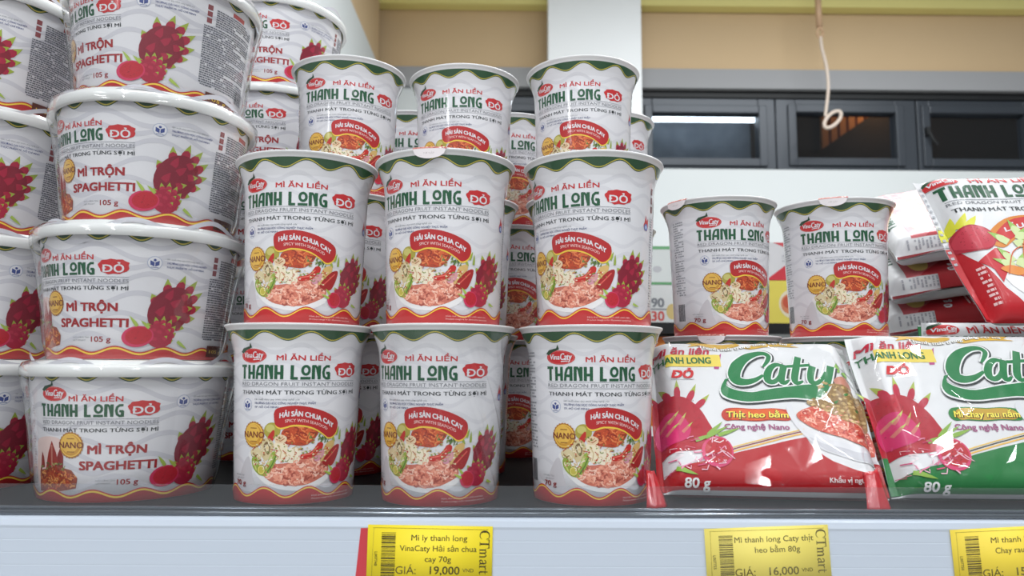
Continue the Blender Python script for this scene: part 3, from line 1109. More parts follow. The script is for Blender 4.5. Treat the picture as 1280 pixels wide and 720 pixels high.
def bowl(x, y, row, rot, label, film=None):
    t = thing('noodle_bowl', label, 'noodle bowl', 'white-lidded spaghetti noodle bowls in stacks', (x, y, (row - 1) * H_BOWL), R(rot))
    put('bowl_body', ME['bowl_body'], t)
    put('lid', ME['bowl_lid'], t)
    put('base', ME['bowl_base'], t)
    if film is not None:
        put('shrink_film', film_shell(film), t)
    return t


BW = 'white-lidded spaghetti noodle bowl in the stack beside the cups, '
bowl(-.2573, .5172, 1, 0, BW + 'the lowest, standing on the shelf', 1)
bowl(-.2560, .5162, 2, -22, BW + 'second from the shelf', 2)
bowl(-.2538, .5200, 3, -27, BW + 'third from the shelf', 3)
bowl(-.2542, .5240, 4, -42, BW + 'fourth, cut by the top edge', 4)
LV = 'white-lidded spaghetti noodle bowl in the leftmost stack, '
bowl(-.3925, .540, 1, 4, LV + 'the lowest on the shelf')
bowl(-.3925, .540, 2, 5, LV + 'second from the shelf')
bowl(-.3925, .541, 3, -17, LV + 'third from the shelf')
bowl(-.3930, .541, 4, -33, LV + 'fourth from the shelf')
bowl(-.3930, .542, 5, -30, LV + 'topmost, barely in the photo corner')
RV = 'white-lidded spaghetti noodle bowl in the rear stack, '
for row, nm in ((1, 'lowest, in the dark behind the bowls'), (2, 'second from the shelf'), (3, 'third from the shelf'),
                (4, 'fourth, its lid beside the top left cup'), (5, 'topmost, left of the grey pier')):
    bowl(-.235, .727, row, -15, RV + nm)


# ------------------------------------------------------------ flat noodle bags
def bag_h(u, v, T, W, Hh, seed):
    eu = min(max((min(u, W - u) - 5) / 11, 0), 1)
    ev = min(max(min(v, Hh - v) / 13, 0), 1)
    fu = math.sin(eu * math.pi / 2) ** .7
    fv = (1 - (1 - ev) ** 2) ** .5
    h = T / 2 * fu * fv
    wr = noise.noise(Vector((u * .05 + seed * 9, v * .07, seed))) * 1.0 + noise.noise(Vector((u * .16, v * .10 + seed * 5, 2))) * .45
    h += wr * min(eu * 1.4 + .12, 1) * fv * (.6 + .8 * (1 - eu))
    # zigzag pleats of the end seams
    if eu <= 0:
        h += .05 * math.sin(u * 3.2)
    return h + .25


def bag_map(T, W, Hh, seed, back=False, flare=0):
    sg = 1 if back else -1

    def pos(u, v, off):
        e = min(u, W - u)
        sag = 0 if e > 5 else (5 - e) * .45 * math.sin(v / 17 + seed)
        return Vector((u - W / 2 - flare * (v / Hh) * (1 - u / W) ** 2, sg * (bag_h(u, v, T, W, Hh, seed)) + sag, v))

    def f(u, v, off):
        d = .4
        a = pos(u + d, v, 0) - pos(u - d, v, 0)
        b = pos(u, v + d, 0) - pos(u, v - d, 0)
        n = a.cross(b)
        if back:
            n = -n
        n.normalize()
        p = pos(u, v, 0) / 1000 + n * off
        return tuple(p), tuple(n)
    return f


def bag_mesh(art, T, W, Hh, seed, backcol, flare=0):
    nu, nv = 92, 44
    us = [W * i / nu for i in range(nu + 1)]
    vs = [Hh * (.5 - .5 * math.cos(math.pi * j / nv)) for j in range(nv + 1)]
    base = Art(1)
    for i in range(nu):
        for j in range(nv):
            base.raw([(us[i], vs[j]), (us[i + 1], vs[j]), (us[i + 1], vs[j + 1]), (us[i], vs[j + 1])], art.base, 0, False)
    base.p += art.p
    bm_ = bag_map(T, W, Hh, seed, True, flare)

    def tail(V, F, N, Cc):
        for i in range(nu):
            for j in range(nv):
                b = len(V)
                for u, v in ((us[i], vs[j]), (us[i], vs[j + 1]), (us[i + 1], vs[j + 1]), (us[i + 1], vs[j])):
                    p, n = bm_(u, v, 0)
                    V.append(p)
                    N.append(n)
                F.append([b, b + 1, b + 2, b + 3])
                Cc.append(backcol)
    cuts = [Hh * (.5 - .5 * math.cos(math.pi * j / nv)) for j in range(1, nv)]
    me = base.build('bag', bag_map(T, W, Hh, seed, False, flare), None, W / nu, cuts, off=.00012, tail=tail)
    me.materials.append(M['foilprint'])
    return me


CATY_C = [(88, 101.5), (82.3, 103.2), (76.2, 103.4), (69.1, 100.1), (62.6, 94.1), (58.7, 86.1), (59.6, 80), (64.4, 77.9), (72.2, 78.7), (79.8, 83.5)]


def caty(A, L, dx=0, dy=0):
    sh = lambda pts, ex=0, ey=0: [(x + dx + ex, y + dy + ey) for x, y in pts]
    G = K(0, 122, 62)
    parts = [
        (smooth([(82, 92), (86, 97), (87.5, 101), (84.5, 103.6), (78, 103.2), (70, 99.5), (63.5, 93), (60.3, 86), (61.5, 80.5), (67, 78.8), (74, 80.5), (81, 84.8)], 4, False), [1.5, 3, 3.4, 3, 4, 6.5, 8.6, 9, 7.8, 5.4, 3.6, 1.8]),
        (smooth([(95.6, 93.2), (91.6, 94), (87, 90.8), (83.9, 85), (83.6, 80.4), (87, 79), (91.2, 82.2), (94.6, 88)], 3, False), [2.4, 3.4, 4.6, 5.4, 5, 3.8, 3, 2]),
        (smooth([(97.6, 94), (94.6, 86), (93.2, 80), (95.4, 78.6), (98.6, 81)], 3, False), [5, 4.8, 4.6, 3.2, 1.4]),
        (smooth([(109, 101), (105.6, 91), (102.8, 82), (104, 78.4), (108.4, 80)], 3, False), [4.6, 5, 5, 3.6, 1.4]),
        ([(99.4, 92.6), (115.6, 93.6)], [2.4, 2.4]),
        (smooth([(117.6, 92.6), (114.6, 85), (114.2, 79.6), (118, 78.6), (123, 83), (126, 88)], 3, False), [4.8, 4.8, 4.4, 3.4, 2.8, 2]),
        (smooth([(130.6, 92.8), (127, 83), (122.5, 74), (116, 68), (108.5, 66.5)], 3, False), [5.2, 5, 4.6, 4, 3]),
    ]
    sw_t = smooth([(56.5, 82.5), (53.4, 78.1), (54.5, 74.9), (60.8, 71.8), (70.8, 70.6), (82.9, 73), (98.3, 75.6), (111.8, 77.4), (118, 76)], 3, False)
    sw_b = smooth([(53, 81.5), (48.9, 73.6), (50.7, 67), (59.6, 63.6), (69.6, 63), (83.2, 64.6), (96.5, 65.9), (108, 65.4), (116, 67)], 3, False)
    sw = sw_t + sw_b[::-1]
    for grow, col, l, ex, ey in ((3.4, DARK, L, .5, -.5), (2.0, K(240, 240, 240), L + 1, 0, 0), (0, G, L + 2, 0, 0)):
        cx = sum(p[0] for p in sw) / len(sw)
        for pts, ws in parts:
            n_ = len(pts)
            k = (len(ws) - 1)
            wl = []
            for i in range(n_):
                t = i / (n_ - 1) * k
                j = min(int(t), k - 1)
                wl.append(ws[j] + (ws[j + 1] - ws[j]) * (t - j) + grow)
            A.stroke(sh(pts, ex, ey), wl, col, l)
        top = [(x, y + grow / 2) for x, y in sw_t]
        bot = [(x - (grow / 2 if i < 12 else 0), y - grow / 2) for i, (x, y) in enumerate(sw_b)]
        for (a, b), (c, d) in zip(zip(top, bot), zip(top[1:], bot[1:])):
            A.poly(sh([a, b, d, c], ex, ey), col, l)


def caty_art(kind):
    A = Art(1)
    W, Hh = 150, 120
    pork = kind == 'pork'
    A.base = K(228, 228, 230)
    acc = K(182, 20, 30) if pork else K(24, 120, 56)
    foot = [(0, 9), (21, 15.2), (38, 19), (55, 24.4), (72, 29), (90, 33.4), (101, 36)]
    foot_r = [(105, 27), (115, 18.4), (128.7, 12.5), (137, 10), (150, 7)] if pork else [(118, 37), (134, 35), (150, 32)]
    A.poly(foot + foot_r + [(150, 1), (0, 1)], acc, 1)
    for dy, c, wd in ((1.2, K(240, 190, 90), 1.0), (2.8, DRED if pork else K(60, 60, 50), .7), (4.2, K(238, 200, 110), .8)):
        A.stroke([(x, y + dy + (x - 45) * .03) for x, y in foot[2:]], wd, c, 3)
    caty(A, 6)
    # head lines at left
    A.rect(11.5, 52, 92.6, 103, K(238, 214, 90), 3)
    A.poly([(52, 103), (53.5, 104.5), (51, 94), (50, 90.6), (46.5, 90.6), (46.8, 93)], K(180, 60, 130), 2.5)
    A.text('Mì ăn liền', 2.5, 103.2, 44, 6.0, K(190, 32, 60), 5, .035, 2, .25)
    A.text('THANH LONG', 2.5, 95.2, 45, 5.6, K(30, 110, 60), 5, .03)
    A.text('ĐỎ', 14.5, 82.6, 30, 6.6, K(206, 28, 34), 5, .06, 2, .28)
    A.stroke([(14, 81.2), (31, 81.6)], .6, K(190, 190, 195), 3)
    # gold ribbon on top
    g = K(214, 170, 60)
    A.poly(smooth([(29, 116.6), (33, 113.6), (29.4, 110.6), (38, 111.6), (51, 108.6), (60, 109), (68, 112), (66, 114.8), (56, 113), (40, 115.4)], 3), g, 3)
    A.poly(smooth([(70, 110), (82, 113.2), (96, 115.6), (110, 116), (106, 112.6), (112, 110.6), (100, 111), (88, 110.4), (76, 108)], 3), g, 3)
    wp = lambda X, Y: (X, Y + 3.4 * math.sin((X - 40) / 78 * 6.28 + 3.5))
    A.text('Thanh mát trong từng sợi mì', 37, 109.8, 104, 2.9, K(250, 250, 246), 6, .05, 1, .1, wp)
    A.text('Thanh mát trong từng sợi mì', 36.7, 109.6, 103.7, 2.9, K(80, 60, 30), 5, .06, 1, .1, wp)
    # flavour pill
    pc, pe = (K(226, 96, 30), K(196, 54, 34)) if pork else (K(200, 160, 50), K(44, 128, 56))
    pl = [(46.5, 52.5), (50, 57), (60, 57.8), (72, 57.2), (84, 57.8), (93, 56.4), (96, 52.4), (92, 48.2), (80, 48.4), (70, 47.6), (56, 48.2), (49, 48)]
    A.blob(pl, pe, 4)
    A.blob([(72 + (x - 72) * .82, 52.5 + (y - 52.5) * .86) for x, y in pl], pc, 5)
    nm = 'Thịt heo bằm' if pork else 'Mì chay rau nấm'
    A.text(nm, 49.6, 50.0, 92.5, 4.6, K(70, 30, 20), 6, .085, 2, .15)
    A.text(nm, 49.4, 50.3, 92.3, 4.6, K(250, 232, 90), 7, .03, 2, .15)
    A.text('Công nghệ Nano', 47.3, 41.2, 91.5, 4.2, K(164, 92, 132), 4, .035, 2)
    # bowl of noodles at the right
    A.blob([(96, 62), (98, 48), (102, 40), (111, 35), (121.5, 33), (131, 29.8), (148, 29), (149, 19.5), (134.5, 17.5), (122, 21.6), (110.8, 26.3), (103, 33), (95, 46), (92, 58)], K(224, 224, 228), 4)
    A.blob([(103, 36), (112, 31), (124, 28), (133, 24.5), (148, 26), (147, 20), (134.5, 18.6), (122, 22.8), (112, 27)], K(204, 204, 210), 5)
    nb = [(98, 53), (107, 58.5), (121, 61), (139, 52), (148.5, 46), (148.8, 30), (136, 30.4), (125, 35.6), (112, 40), (102, 46.4)]
    A.blob(nb, K(214, 100, 78), 5, 3)
    noodles(A, nb, 220, [K(240, 140, 116), K(224, 108, 84), K(250, 186, 164), K(190, 52, 42), K(216, 54, 40), K(252, 206, 188)], 5.5, 21, 5, .9)
    mt = [(107, 62), (112, 70), (122, 79), (136, 77), (149, 73), (149.3, 52), (145, 45), (131, 48), (117, 57)]
    A.blob(mt, K(150, 116, 66), 6.4, 3)
    crumbs(A, mt, 190, [K(196, 164, 104), K(214, 186, 130), K(168, 132, 76), K(180, 146, 92), K(134, 100, 54)] if pork else
           [K(224, 150, 60), K(236, 186, 90), K(180, 120, 60), K(120, 150, 60), K(206, 90, 40)], 6.8, 4, (.7, 1.9))
    for x, y in ((141, 59), (139, 57), (120, 70), (134, 68), (126, 62)):
        leaf(A, x, y, .6, 4, 1.8, K(60, 120, 50), 9)
    for x, y, an in ((100, 86, 1.9), (102, 83, 1.2), (98, 82, 2.4), (134, 88, 1.4), (138, 86, .7)):
        leaf(A, x, y, an, 8, 4, K(140, 186, 84), 5)
    A.ell(123, 80, 6, 4.4, K(214, 150, 130), 6.2)
    A.ell(137, 80, 7, 4.6, K(196, 130, 110), 6.2)
    # dragon fruits at the left
    A.blob([(0, 66), (10, 67), (22, 66), (31, 58), (37, 46), (40, 34), (30, 26), (8, 24), (0, 26)], K(180, 22, 44), 3)
    rg = random.Random(6)
    for _ in range(50):
        x, y = rg.uniform(3, 34), rg.uniform(34, 64)
        A.ell(x, y, .35, .35, K(120, 10, 26), 4, 5)
    for x, y, an in ((12, 64, 2.0), (17, 66, 1.5), (25, 64, 1.1), (30, 58, .8), (6, 64, 2.3)):
        leaf(A, x, y, an, 14, 4.2, K(186, 30, 60), 3.5, K(170, 186, 80))
    A.blob([(1, 46), (8, 54), (18, 52), (24, 42), (20, 33), (8, 30), (1, 34)], K(206, 40, 104), 4.5)
    for x, y, an in ((4, 44, .6), (10, 46, .9), (16, 44, 1.0), (8, 38, .7), (18, 38, .8)):
        leaf(A, x, y, an, 11, 2.2, K(206, 120, 110), 5.5, K(190, 196, 100))
    fruit_half(A, 40, 24, 10.5, 11.5, -.5, 6, K(214, 60, 110), K(190, 26, 40))
    for x, y, an, ln in ((33, 34, .5, 20), (35, 36, .75, 16), (42, 36, .35, 17), (26, 32, .35, 14), (12, 12, -.3, 14)):
        leaf(A, x, y, an, ln, 2.6, K(140, 178, 74), 8)
    for _ in range(46):
        x, y = rg.uniform(2, 48), rg.uniform(11, 33)
        A.stroke([(x, y), (x + rg.uniform(-2, 5), y + rg.uniform(-2, 3)), (x + rg.uniform(-1, 7), y + rg.uniform(-2, 4))], rg.uniform(.3, .9),
                 rg.choice([K(238, 190, 206), K(246, 222, 226), K(224, 130, 160), K(206, 70, 120)]), 9)
    A.text('80 g', 16, 2.2, 33, 4.4, K(240, 240, 240), 10, .04, 2, .1)
    A.text('Khẩu vị người Việt', 110, 5.2, 146, 2.6, K(236, 226, 226), 10, .03, 1)
    # end seams
    A.rect(0, 5, 1, 26, acc, 10, 3)
    A.rect(145, 150, 1, 24, acc, 10, 3)
    return A


def thanh_art():
    A = Art(1)
    A.base = K(226, 226, 228)
    logo(A, 13, 112.5, 10, 4.6, 3)
    A.text('MÌ ĂN LIỀN', 29, 109.6, 76, 5.4, RED, 3, .03)
    deco_text(A, ['THANH', 'LONG'], 7, 76, 96, 11, LOGOG, 3)
    badge(A, 79, 100, 95, 108, 3)
    A.rect(9, 104, 93.8, 94.2, GREY, 3, 6)
    A.text('RED DRAGON FRUIT INSTANT NOODLES', 9, 90.2, 104, 2.6, K(120, 122, 128), 3, 0, 1)
    A.text('THANH MÁT TRONG TỪNG SỢI MÌ', 10, 83.6, 104, 3.6, DARK, 3, .03, 1)
    # arch with the name of the flavour
    A.blob([(22, 58), (28, 68), (44, 78), (70, 80), (96, 76), (116, 62), (116, 48), (94, 58), (70, 63), (46, 62), (30, 52)], K(214, 130, 40), 4)
    A.blob([(26, 58), (32, 67), (46, 76.5), (70, 78.4), (94, 74), (114, 60), (112, 52), (92, 61), (70, 65.6), (48, 64.6), (34, 57)], K(200, 32, 34), 5)
    wp = lambda X, Y: (X, Y - (X - 68) ** 2 * .006)
    A.text('LẨU TÔM - SHRIMP', 36, 71, 104, 3.8, WHITE, 6, .04, 2, 0, wp)
    A.text('HOT POT FLAVOUR', 46, 67, 92, 1.9, K(240, 206, 200), 6, 0, 1, 0, wp)
    # red edge, fruit slice, leaves, bowl, prawn
    A.poly([(0, 0), (0, 60), (4, 60), (8, 48), (13, 36), (18, 20), (26, 8), (44, 3), (150, 3), (150, 0)], K(190, 24, 36), 2)
    A.blob([(20, 36), (34, 42), (60, 44), (110, 44), (136, 38), (126, 14), (100, 5), (56, 5), (32, 12), (22, 24)], K(236, 234, 234), 3)
    nb = [(32, 34), (60, 40), (110, 40), (124, 34), (114, 16), (94, 10), (58, 10), (42, 18)]
    A.blob(nb, K(206, 110, 86), 4)
    noodles(A, nb, 90, [K(232, 150, 126), K(218, 128, 106), K(240, 172, 148)], 4.5, 3, 7, 1.4)
    A.poly([(10, 42), (24, 52), (32, 48), (27, 40), (34, 28), (24, 32), (18, 24), (16, 34)], K(196, 30, 44), 4)
    for x, y, an in ((5, 69, 1.3), (9, 71, 1.0), (13, 70, .8), (2, 66, 1.6)):
        leaf(A, x, y, an, 13, 4.6, K(222, 220, 60), 4)
    A.ell(15, 61, 12.4, 10.8, K(176, 34, 54), 6)
    A.ell(15.6, 61, 11, 9.6, K(198, 56, 74), 6.6)
    rg = random.Random(8)
    for _ in range(40):
        a, q = rg.uniform(0, 6.3), math.sqrt(rg.random()) * .85
        A.ell(15.6 + 11 * q * math.cos(a), 61 + 9.6 * q * math.sin(a), .3, .3, K(150, 24, 40), 7, 5)
    for x, y, an in ((30, 36, 2.6), (31, 40, 2.0), (34, 36, 1.0), (42, 58, .9), (38, 54, .3), (34, 56, 2.4), (44, 62, 1.8)):
        leaf(A, x, y, an, 13, 6, K(206, 220, 160), 7, K(150, 190, 90))
    A.blob([(42, 16), (37, 30), (40, 46), (48, 62), (58, 60), (58, 44), (57, 30), (53, 16)], K(222, 118, 46), 8)
    for k in range(7):
        y = 20 + k * 5.4
        A.stroke([(39 + k * .6, y + 2), (47 + k * .7, y), (56 + k * .2, y + 3)], .9, K(176, 72, 26), 9)
    A.stroke(smooth([(46, 54), (34, 48), (24, 30)], 4, False), .7, K(206, 90, 40), 9)
    A.blob([(20, 34), (28, 37), (38, 33), (30, 29)], K(226, 140, 60), 7.6)
    small_print(A, 8, 12, 8, 38, 3.4, K(240, 200, 200), 4, 5, .1, .55)
    small_print(A, 112, 140, 60, 86, 2.6, K(150, 150, 156), 4, 7)
    A.rect(0, 5, 1, 40, K(190, 24, 36), 8, 3)
    A.rect(145, 150, 1, 40, K(190, 24, 36), 8, 3)
    for k in range(14):
        A.rect(.6, 2.6, 46 + k * 5, 48 + k * 5, K(176, 178, 184), 8)
    return A


def pile_art():
    """the side of the small bags that shows in the pile: white shoulder, pink picture field, red print"""
    A = Art(1)
    A.base = K(226, 226, 228)
    deco_text(A, ['THANH', 'LONG'], 40, 120, 108, 8, LOGOG, 3)
    A.rect(12, 140, 52, 104, K(196, 92, 98), 1, 8)
    A.blob([(20, 94), (40, 98), (70, 96), (66, 84), (40, 80), (22, 84)], K(222, 200, 120), 2)
    A.poly([(12, 52), (12, 92), (30, 74), (46, 60), (80, 52)], K(178, 40, 50), 2)
    A.rect(0, 150, 1, 52, K(186, 30, 40), 2, 8)
    A.blob([(60, 88), (90, 92), (120, 84), (124, 64), (90, 56), (62, 66)], K(230, 206, 196), 3)
    A.blob([(66, 84), (90, 87), (116, 81), (118, 68), (90, 62), (68, 69)], K(190, 110, 84), 4)
    noodles(A, [(66, 84), (90, 87), (116, 81), (118, 68), (90, 62), (68, 69)], 40, [K(232, 150, 126), K(150, 70, 50), K(240, 190, 150)], 4.5, 3, 7, 1.4)
    A.text('70 g', 8, 62, 26, 7, WHITE, 5, .04)
    small_print(A, 12, 34, 28, 48, 3.2, K(236, 206, 204), 4, 2, .1)
    A.text('MÌ ĂN LIỀN', 50, 30, 120, 9, WHITE, 4, .05)
    small_print(A, 6, 11, 56, 112, 3.2, K(170, 170, 178), 3, 8, .2)
    A.rect(0, 13, 1, 78, K(176, 28, 38), 8, 6)
    A.rect(0, 3, 1, 119, K(130, 22, 32), 9, 3)
    return A


BAGM = {
    'pork': bag_mesh(caty_art('pork'), 26, 150, 120, 1, K(190, 40, 46)),
    'veg': bag_mesh(caty_art('veg'), 26, 150, 120, 2, K(40, 110, 60)),
    'thanh_flared': bag_mesh(thanh_art(), 28, 150, 120, 5, K(222, 222, 226), 20),
    'pile': bag_mesh(pile_art(), 29, 150, 120, 7, K(222, 222, 226)),
    'thanh': bag_mesh(thanh_art(), 30, 150, 120, 3, K(222, 222, 226)),
}


def crumpled_film(seed, W=150, Hh=120, T=26):
    """tight clear overwrap with sharp folds"""
    rg = random.Random(seed)
    nu, nv = 11, 8
    m = MB()
    for j in range(nv + 1):
        for i in range(nu + 1):
            u = min(max(W * i / nu + (rg.uniform(-6, 6) if 0 < i < nu else 0), 1), W - 1)
            v = min(max(Hh * j / nv + (rg.uniform(-6, 6) if 0 < j < nv else 0), 3), Hh - 3)
            h = bag_h(u, v, T, W, Hh, seed) + 1.6 + rg.uniform(0, 2.1)
            m.v.append(((u - W / 2) / 1000, -h / 1000, v / 1000))
    for j in range(nv):
        for i in range(nu):
            a = j * (nu + 1) + i
            b, c, d = a + 1, a + nu + 2, a + nu + 1
            m.f += [[a, b, c], [a, c, d]] if rg.random() < .5 else [[a, b, d], [b, c, d]]
            m.mi += [0, 0]
    return m


def bag(kind, label, BL, xdir, up, film=None, sx=1, sz=1, flaps=(), name='noodle_bag', group='noodle bags on the right of the shelf'):
    """stands a bag with its lower left corner at BL"""
    x = Vector(xdir).normalized()
    z = Vector(up)
    z = (z - x * z.dot(x)).normalized()
    y = z.cross(x)
    o = Vector(BL) + x * .15 * sx / 2
    t = thing(name, label, 'noodle bag', group)
    MW = Matrix(((x.x, y.x, z.x, o.x), (x.y, y.y, z.y, o.y), (x.z, y.z, z.z, o.z), (0, 0, 0, 1)))
    t.matrix_world = MW
    put('bag', BAGM[kind], t)
    t.scale = (sx, 1, sz)
    for k, pts in enumerate(flaps):
        # red seam corner bent forward onto the shelf
        q = MB()
        nn = 10
        for j in range(nn + 1):
            tj = j / nn
            for i in range(7):
                ti = i / 6
                a = Vector(pts[0]).lerp(Vector(pts[1]), ti)
                b = Vector(pts[3]).lerp(Vector(pts[2]), ti)
                p = a.lerp(b, tj)
                p.y -= .0035 * math.sin(math.pi * ti) + .0012 * math.sin(ti * 14 + tj * 3)
                q.v.append(tuple(p))
        for j in range(nn):
            for i in range(6):
                q.f.append([j * 7 + i, j * 7 + i + 1, j * 7 + i + 8, j * 7 + i + 7])
                q.mi.append(0)
        fl = q.build('seam_corner', M['redfoil'], t, True)
        fl.matrix_parent_inverse = (MW @ Matrix.Diagonal((sx, 1, sz, 1))).inverted()
        so = fl.modifiers.new('thickness', 'SOLIDIFY')
        so.thickness = .0004
    if film:
        f = crumpled_film(film).build('clear_overwrap', M['film'], t)
        b = f.modifiers.new('bevel', 'BEVEL')
        b.width = .0016
        b.segments = 3
        b.limit_method = 'NONE'
    return t


bag('pork', 'white and red noodle bag with green script and minced meat picture, leaning', (.0995, .487, .003), (.148, -.014, 0), (.002, .072, .098), 11, .955, 1,
    [[(.0875, .468, .021), (.0925, .468, .0205), (.0980, .456, .001), (.0850, .454, .0005)],
     [(.2200, .462, .021), (.2285, .462, .023), (.2310, .450, .0005), (.2150, .448, .0005)]])
bag('veg', 'white and green noodle bag with green script at the right edge of the photo', (.2460, .4775, .003), (.148, -.004, 0), (.006, .062, .105), 14)
bag('thanh_flared', 'upright white and red noodle bag with prawn picture, leaning on the small bags', (.356, .545, .119), (.98, -.10, .0), (-.014, .06, .118), None, 1, 1.13)
bag('thanh', 'white noodle bag behind the green one, only its red oval logo peeping out', (.337, .585, .003), (1, 0, 0), (0, .012, .12))
bag('veg', 'dark green topped noodle bag wedged behind the bag with the logo', (.50, .622, .122), (-1, 0, 0), (0, .004, -.12))
PILE = 'small white and red noodle bag lying slanted in the pile, '
for nm, nx, ny, nz in (('the lowest', .358, .648, .098), ('the middle one', .355, .634, .131), ('the topmost', .355, .622, .166)):
    bag('pile', PILE + nm, (nx + .114, ny + .004, nz + .034), (.03, .125, .075), (-1, 0, -.3), group='noodle bags piled behind')

# ------------------------------------------------------------ the shelf itself
sh = thing('display_shelf', 'grey metal shop shelf with white price rail and clear front lip', 'shelf', loc=(0, .44, 0))
SX0, SX1 = -.95, 1.0
MB().box(SX0, SX1, .0015, .51, -.03, -.0001).build('shelf_board', M['steel'], sh)
rl = MB()
prof = [(.0015, -.0015), (-.001, -.0022), (-.0032, -.0042), (-.0040, -.0075), (-.0036, -.009), (-.0036, -.0150), (-.00352, -.0154), (-.0036, -.0158), (-.0036, -.022), (-.00352, -.0224), (-.0036, -.0228),
        (-.0036, -.029), (-.00352, -.0294), (-.0036, -.0298), (-.0036, -.042), (-.0055, -.044), (-.0055, -.047), (.0015, -.047)]
for x in (SX0, SX1):
    rl.v += [(x, y, z) for y, z in prof]
n = len(prof)
for i in range(n):
    j = (i + 1) % n
    rl.f.append([i, j, n + j, n + i])
rl.f += [list(range(n))[::-1], list(range(n, 2 * n))]
rl.mi = [0] * len(rl.f)
rl.build('price_rail', M['rail'], sh)
MB().box(SX0, SX1, -.0004, .0004, .0002, .0152).build('clear_lip', M['lip'], sh)
ch = MB().tube([(SX0, .0022, .0012), (SX1, .0022, .0012)], .0013, 10).tube([(SX0, -.0012, -.0006), (SX1, -.0012, -.0006)], .0014, 10)
ch.build('lip_channel', M['channel'], sh, True)


# ------------------------------------------------------------ price tags
SER = {
    'C': [([(.86, .70), (.80, .86), (.66, .97), (.48, .97), (.24, .86), (.12, .5), (.24, .14), (.48, .03), (.7, .05), (.88, .22)], [.02, .05, .08, .08, .14, .2, .14, .08, .07, .03], .92),
          ([(.86, .66), (.86, 1)], [.03, .03], 0)],
    'T': [([(.02, .95), (.88, .95)], [.1, .1], .9), ([(.04, .95), (.04, .72)], [.06, .02], 0), ([(.86, .95), (.86, .72)], [.06, .02], 0), ([(.45, .95), (.45, 0)], [.15, .15], 0), ([(.26, .03), (.64, .03)], [.06, .06], 0)],
    'm': [([(.14, .62), (.14, 0)], [.13, .13], 1.06), ([(.0, .62), (.14, .66)], [.04, .06], 0), ([(.14, .5), (.3, .66), (.42, .58), (.45, .4), (.45, 0)], [.04, .09, .13, .13, .13], 0),
          ([(.5, .5), (.66, .66), (.78, .58), (.81, .4), (.81, 0)], [.04, .09, .13, .13, .13], 0), ([(.02, .02), (.27, .02)], [.04, .04], 0), ([(.34, .02), (.57, .02)], [.04, .04], 0), ([(.7, .02), (.95, .02)], [.04, .04], 0)],
    'a': [([(.08, .5), (.16, .64), (.32, .66), (.42, .54), (.42, .12), (.54, .02)], [.1, .07, .09, .13, .13, .06], .58), ([(.42, .4), (.16, .3), (.08, .14), (.18, .02), (.42, .14)], [.05, .08, .13, .1, .05], 0)],
    'r': [([(.14, .62), (.14, 0)], [.13, .13], .48), ([(0, .62), (.14, .66)], [.04, .06], 0), ([(.14, .42), (.28, .62), (.42, .6)], [.04, .08, .14], 0), ([(.02, .02), (.3, .02)], [.04, .04], 0)],
    't': [([(.18, .86), (.18, .14), (.3, .02), (.42, .08)], [.06, .13, .09, .04], .44), ([(.0, .6), (.4, .6)], [.05, .05], 0)],
}


def serif_vertical(A, s, x, ytop, h, col, L):
    """reads downwards along the right side of a tag"""
    pos = 0
    for chh in s:
        for path, ws, adv in SER[chh]:
            pts = [(x + b * h, ytop - (pos + a) * h) for a, b in smooth(path, 3, False)] if len(path) > 2 else [(x + b * h, ytop - (pos + a) * h) for a, b in path]
            n_ = len(pts)
            k = len(ws) - 1
            wl = []
            for i in range(n_):
                tt = i / (n_ - 1) * k
                j = min(int(tt), k - 1)
                wl.append((ws[j] + (ws[j + 1] - ws[j]) * (tt - j)) * h)
            A.stroke(pts, wl, col, L)
        pos += SER[chh][0][2]


def price_tag(x, label, lines, price, code, paper, ztop, lean=0, seed=1, ink=K(66, 56, 24)):
    A = Art(1)
    W_, H_ = 71.5, 38
    A.rect(0, W_, -H_, 0, paper, 0)
    bar = ink
    rg = random.Random(seed)
    y = -4.2
    while y > -36:
        t_ = rg.choice([.28, .28, .5, .8])
        A.rect(8, 16, y - t_, y, bar, 1)
        y -= t_ + rg.choice([.28, .3, .55])
    # code along the bars, running downwards
    tr, wd = glyphs(code, .01, 1)
    for q in tr:
        A.raw([(4.2 + yy * 1.7, -15 - xx * 1.7) for xx, yy in q], bar, 1)
    for i, (t_, x0, x1) in enumerate(lines):
        A.text(t_, x0, -8.4 - i * 5.9, x1, 3.3, ink, 1, .006, 2)
    A.text('GIÁ:', 16.4, -27.0, 28, 4.4, K(92, 80, 34), 1, -.004)
    A.text(price, 36, -26.9, 53, 4.5, ink, 1, .012)
    A.text('VNĐ', 54.6, -25.6, 61, 2.1, K(92, 80, 34), 1)
    A.stroke([(28, -29.9), (54, -29.9)], .35, ink, 1)
    A.text('8938507780572', 23, -34.2, 56, 2.5, ink, 1, .01, 1)
    serif_vertical(A, 'CTmart', 64.2, -2.2, 5.6, ink, 1)
    A.stroke([(3, -1.6), (69, -1.9)], .2, K(150, 130, 40), 1)
    A.stroke([(3.4, -1.6), (2.8, -38)], .2, K(150, 130, 40), 1)
    mp = lambda u, v, off: (((u) / 1000, -off, v / 1000), (0, -1, 0))
    me = A.build('price_tag', mp, None, 80, [])
    # a thin card body behind the print
    me.materials.append(M['flatprint'])
    t = bpy.data.objects.new('price_tag', me)
    COL.objects.link(t)
    t.location = (x, .4356, ztop)
    t.rotation_euler = (0, R(lean), 0)
    so = t.modifiers.new('card', 'SOLIDIFY')
    so.thickness = .00012
    so.offset = -1
    return tag(t, label, 'price tag', 'yellow price tags on the shelf rail')


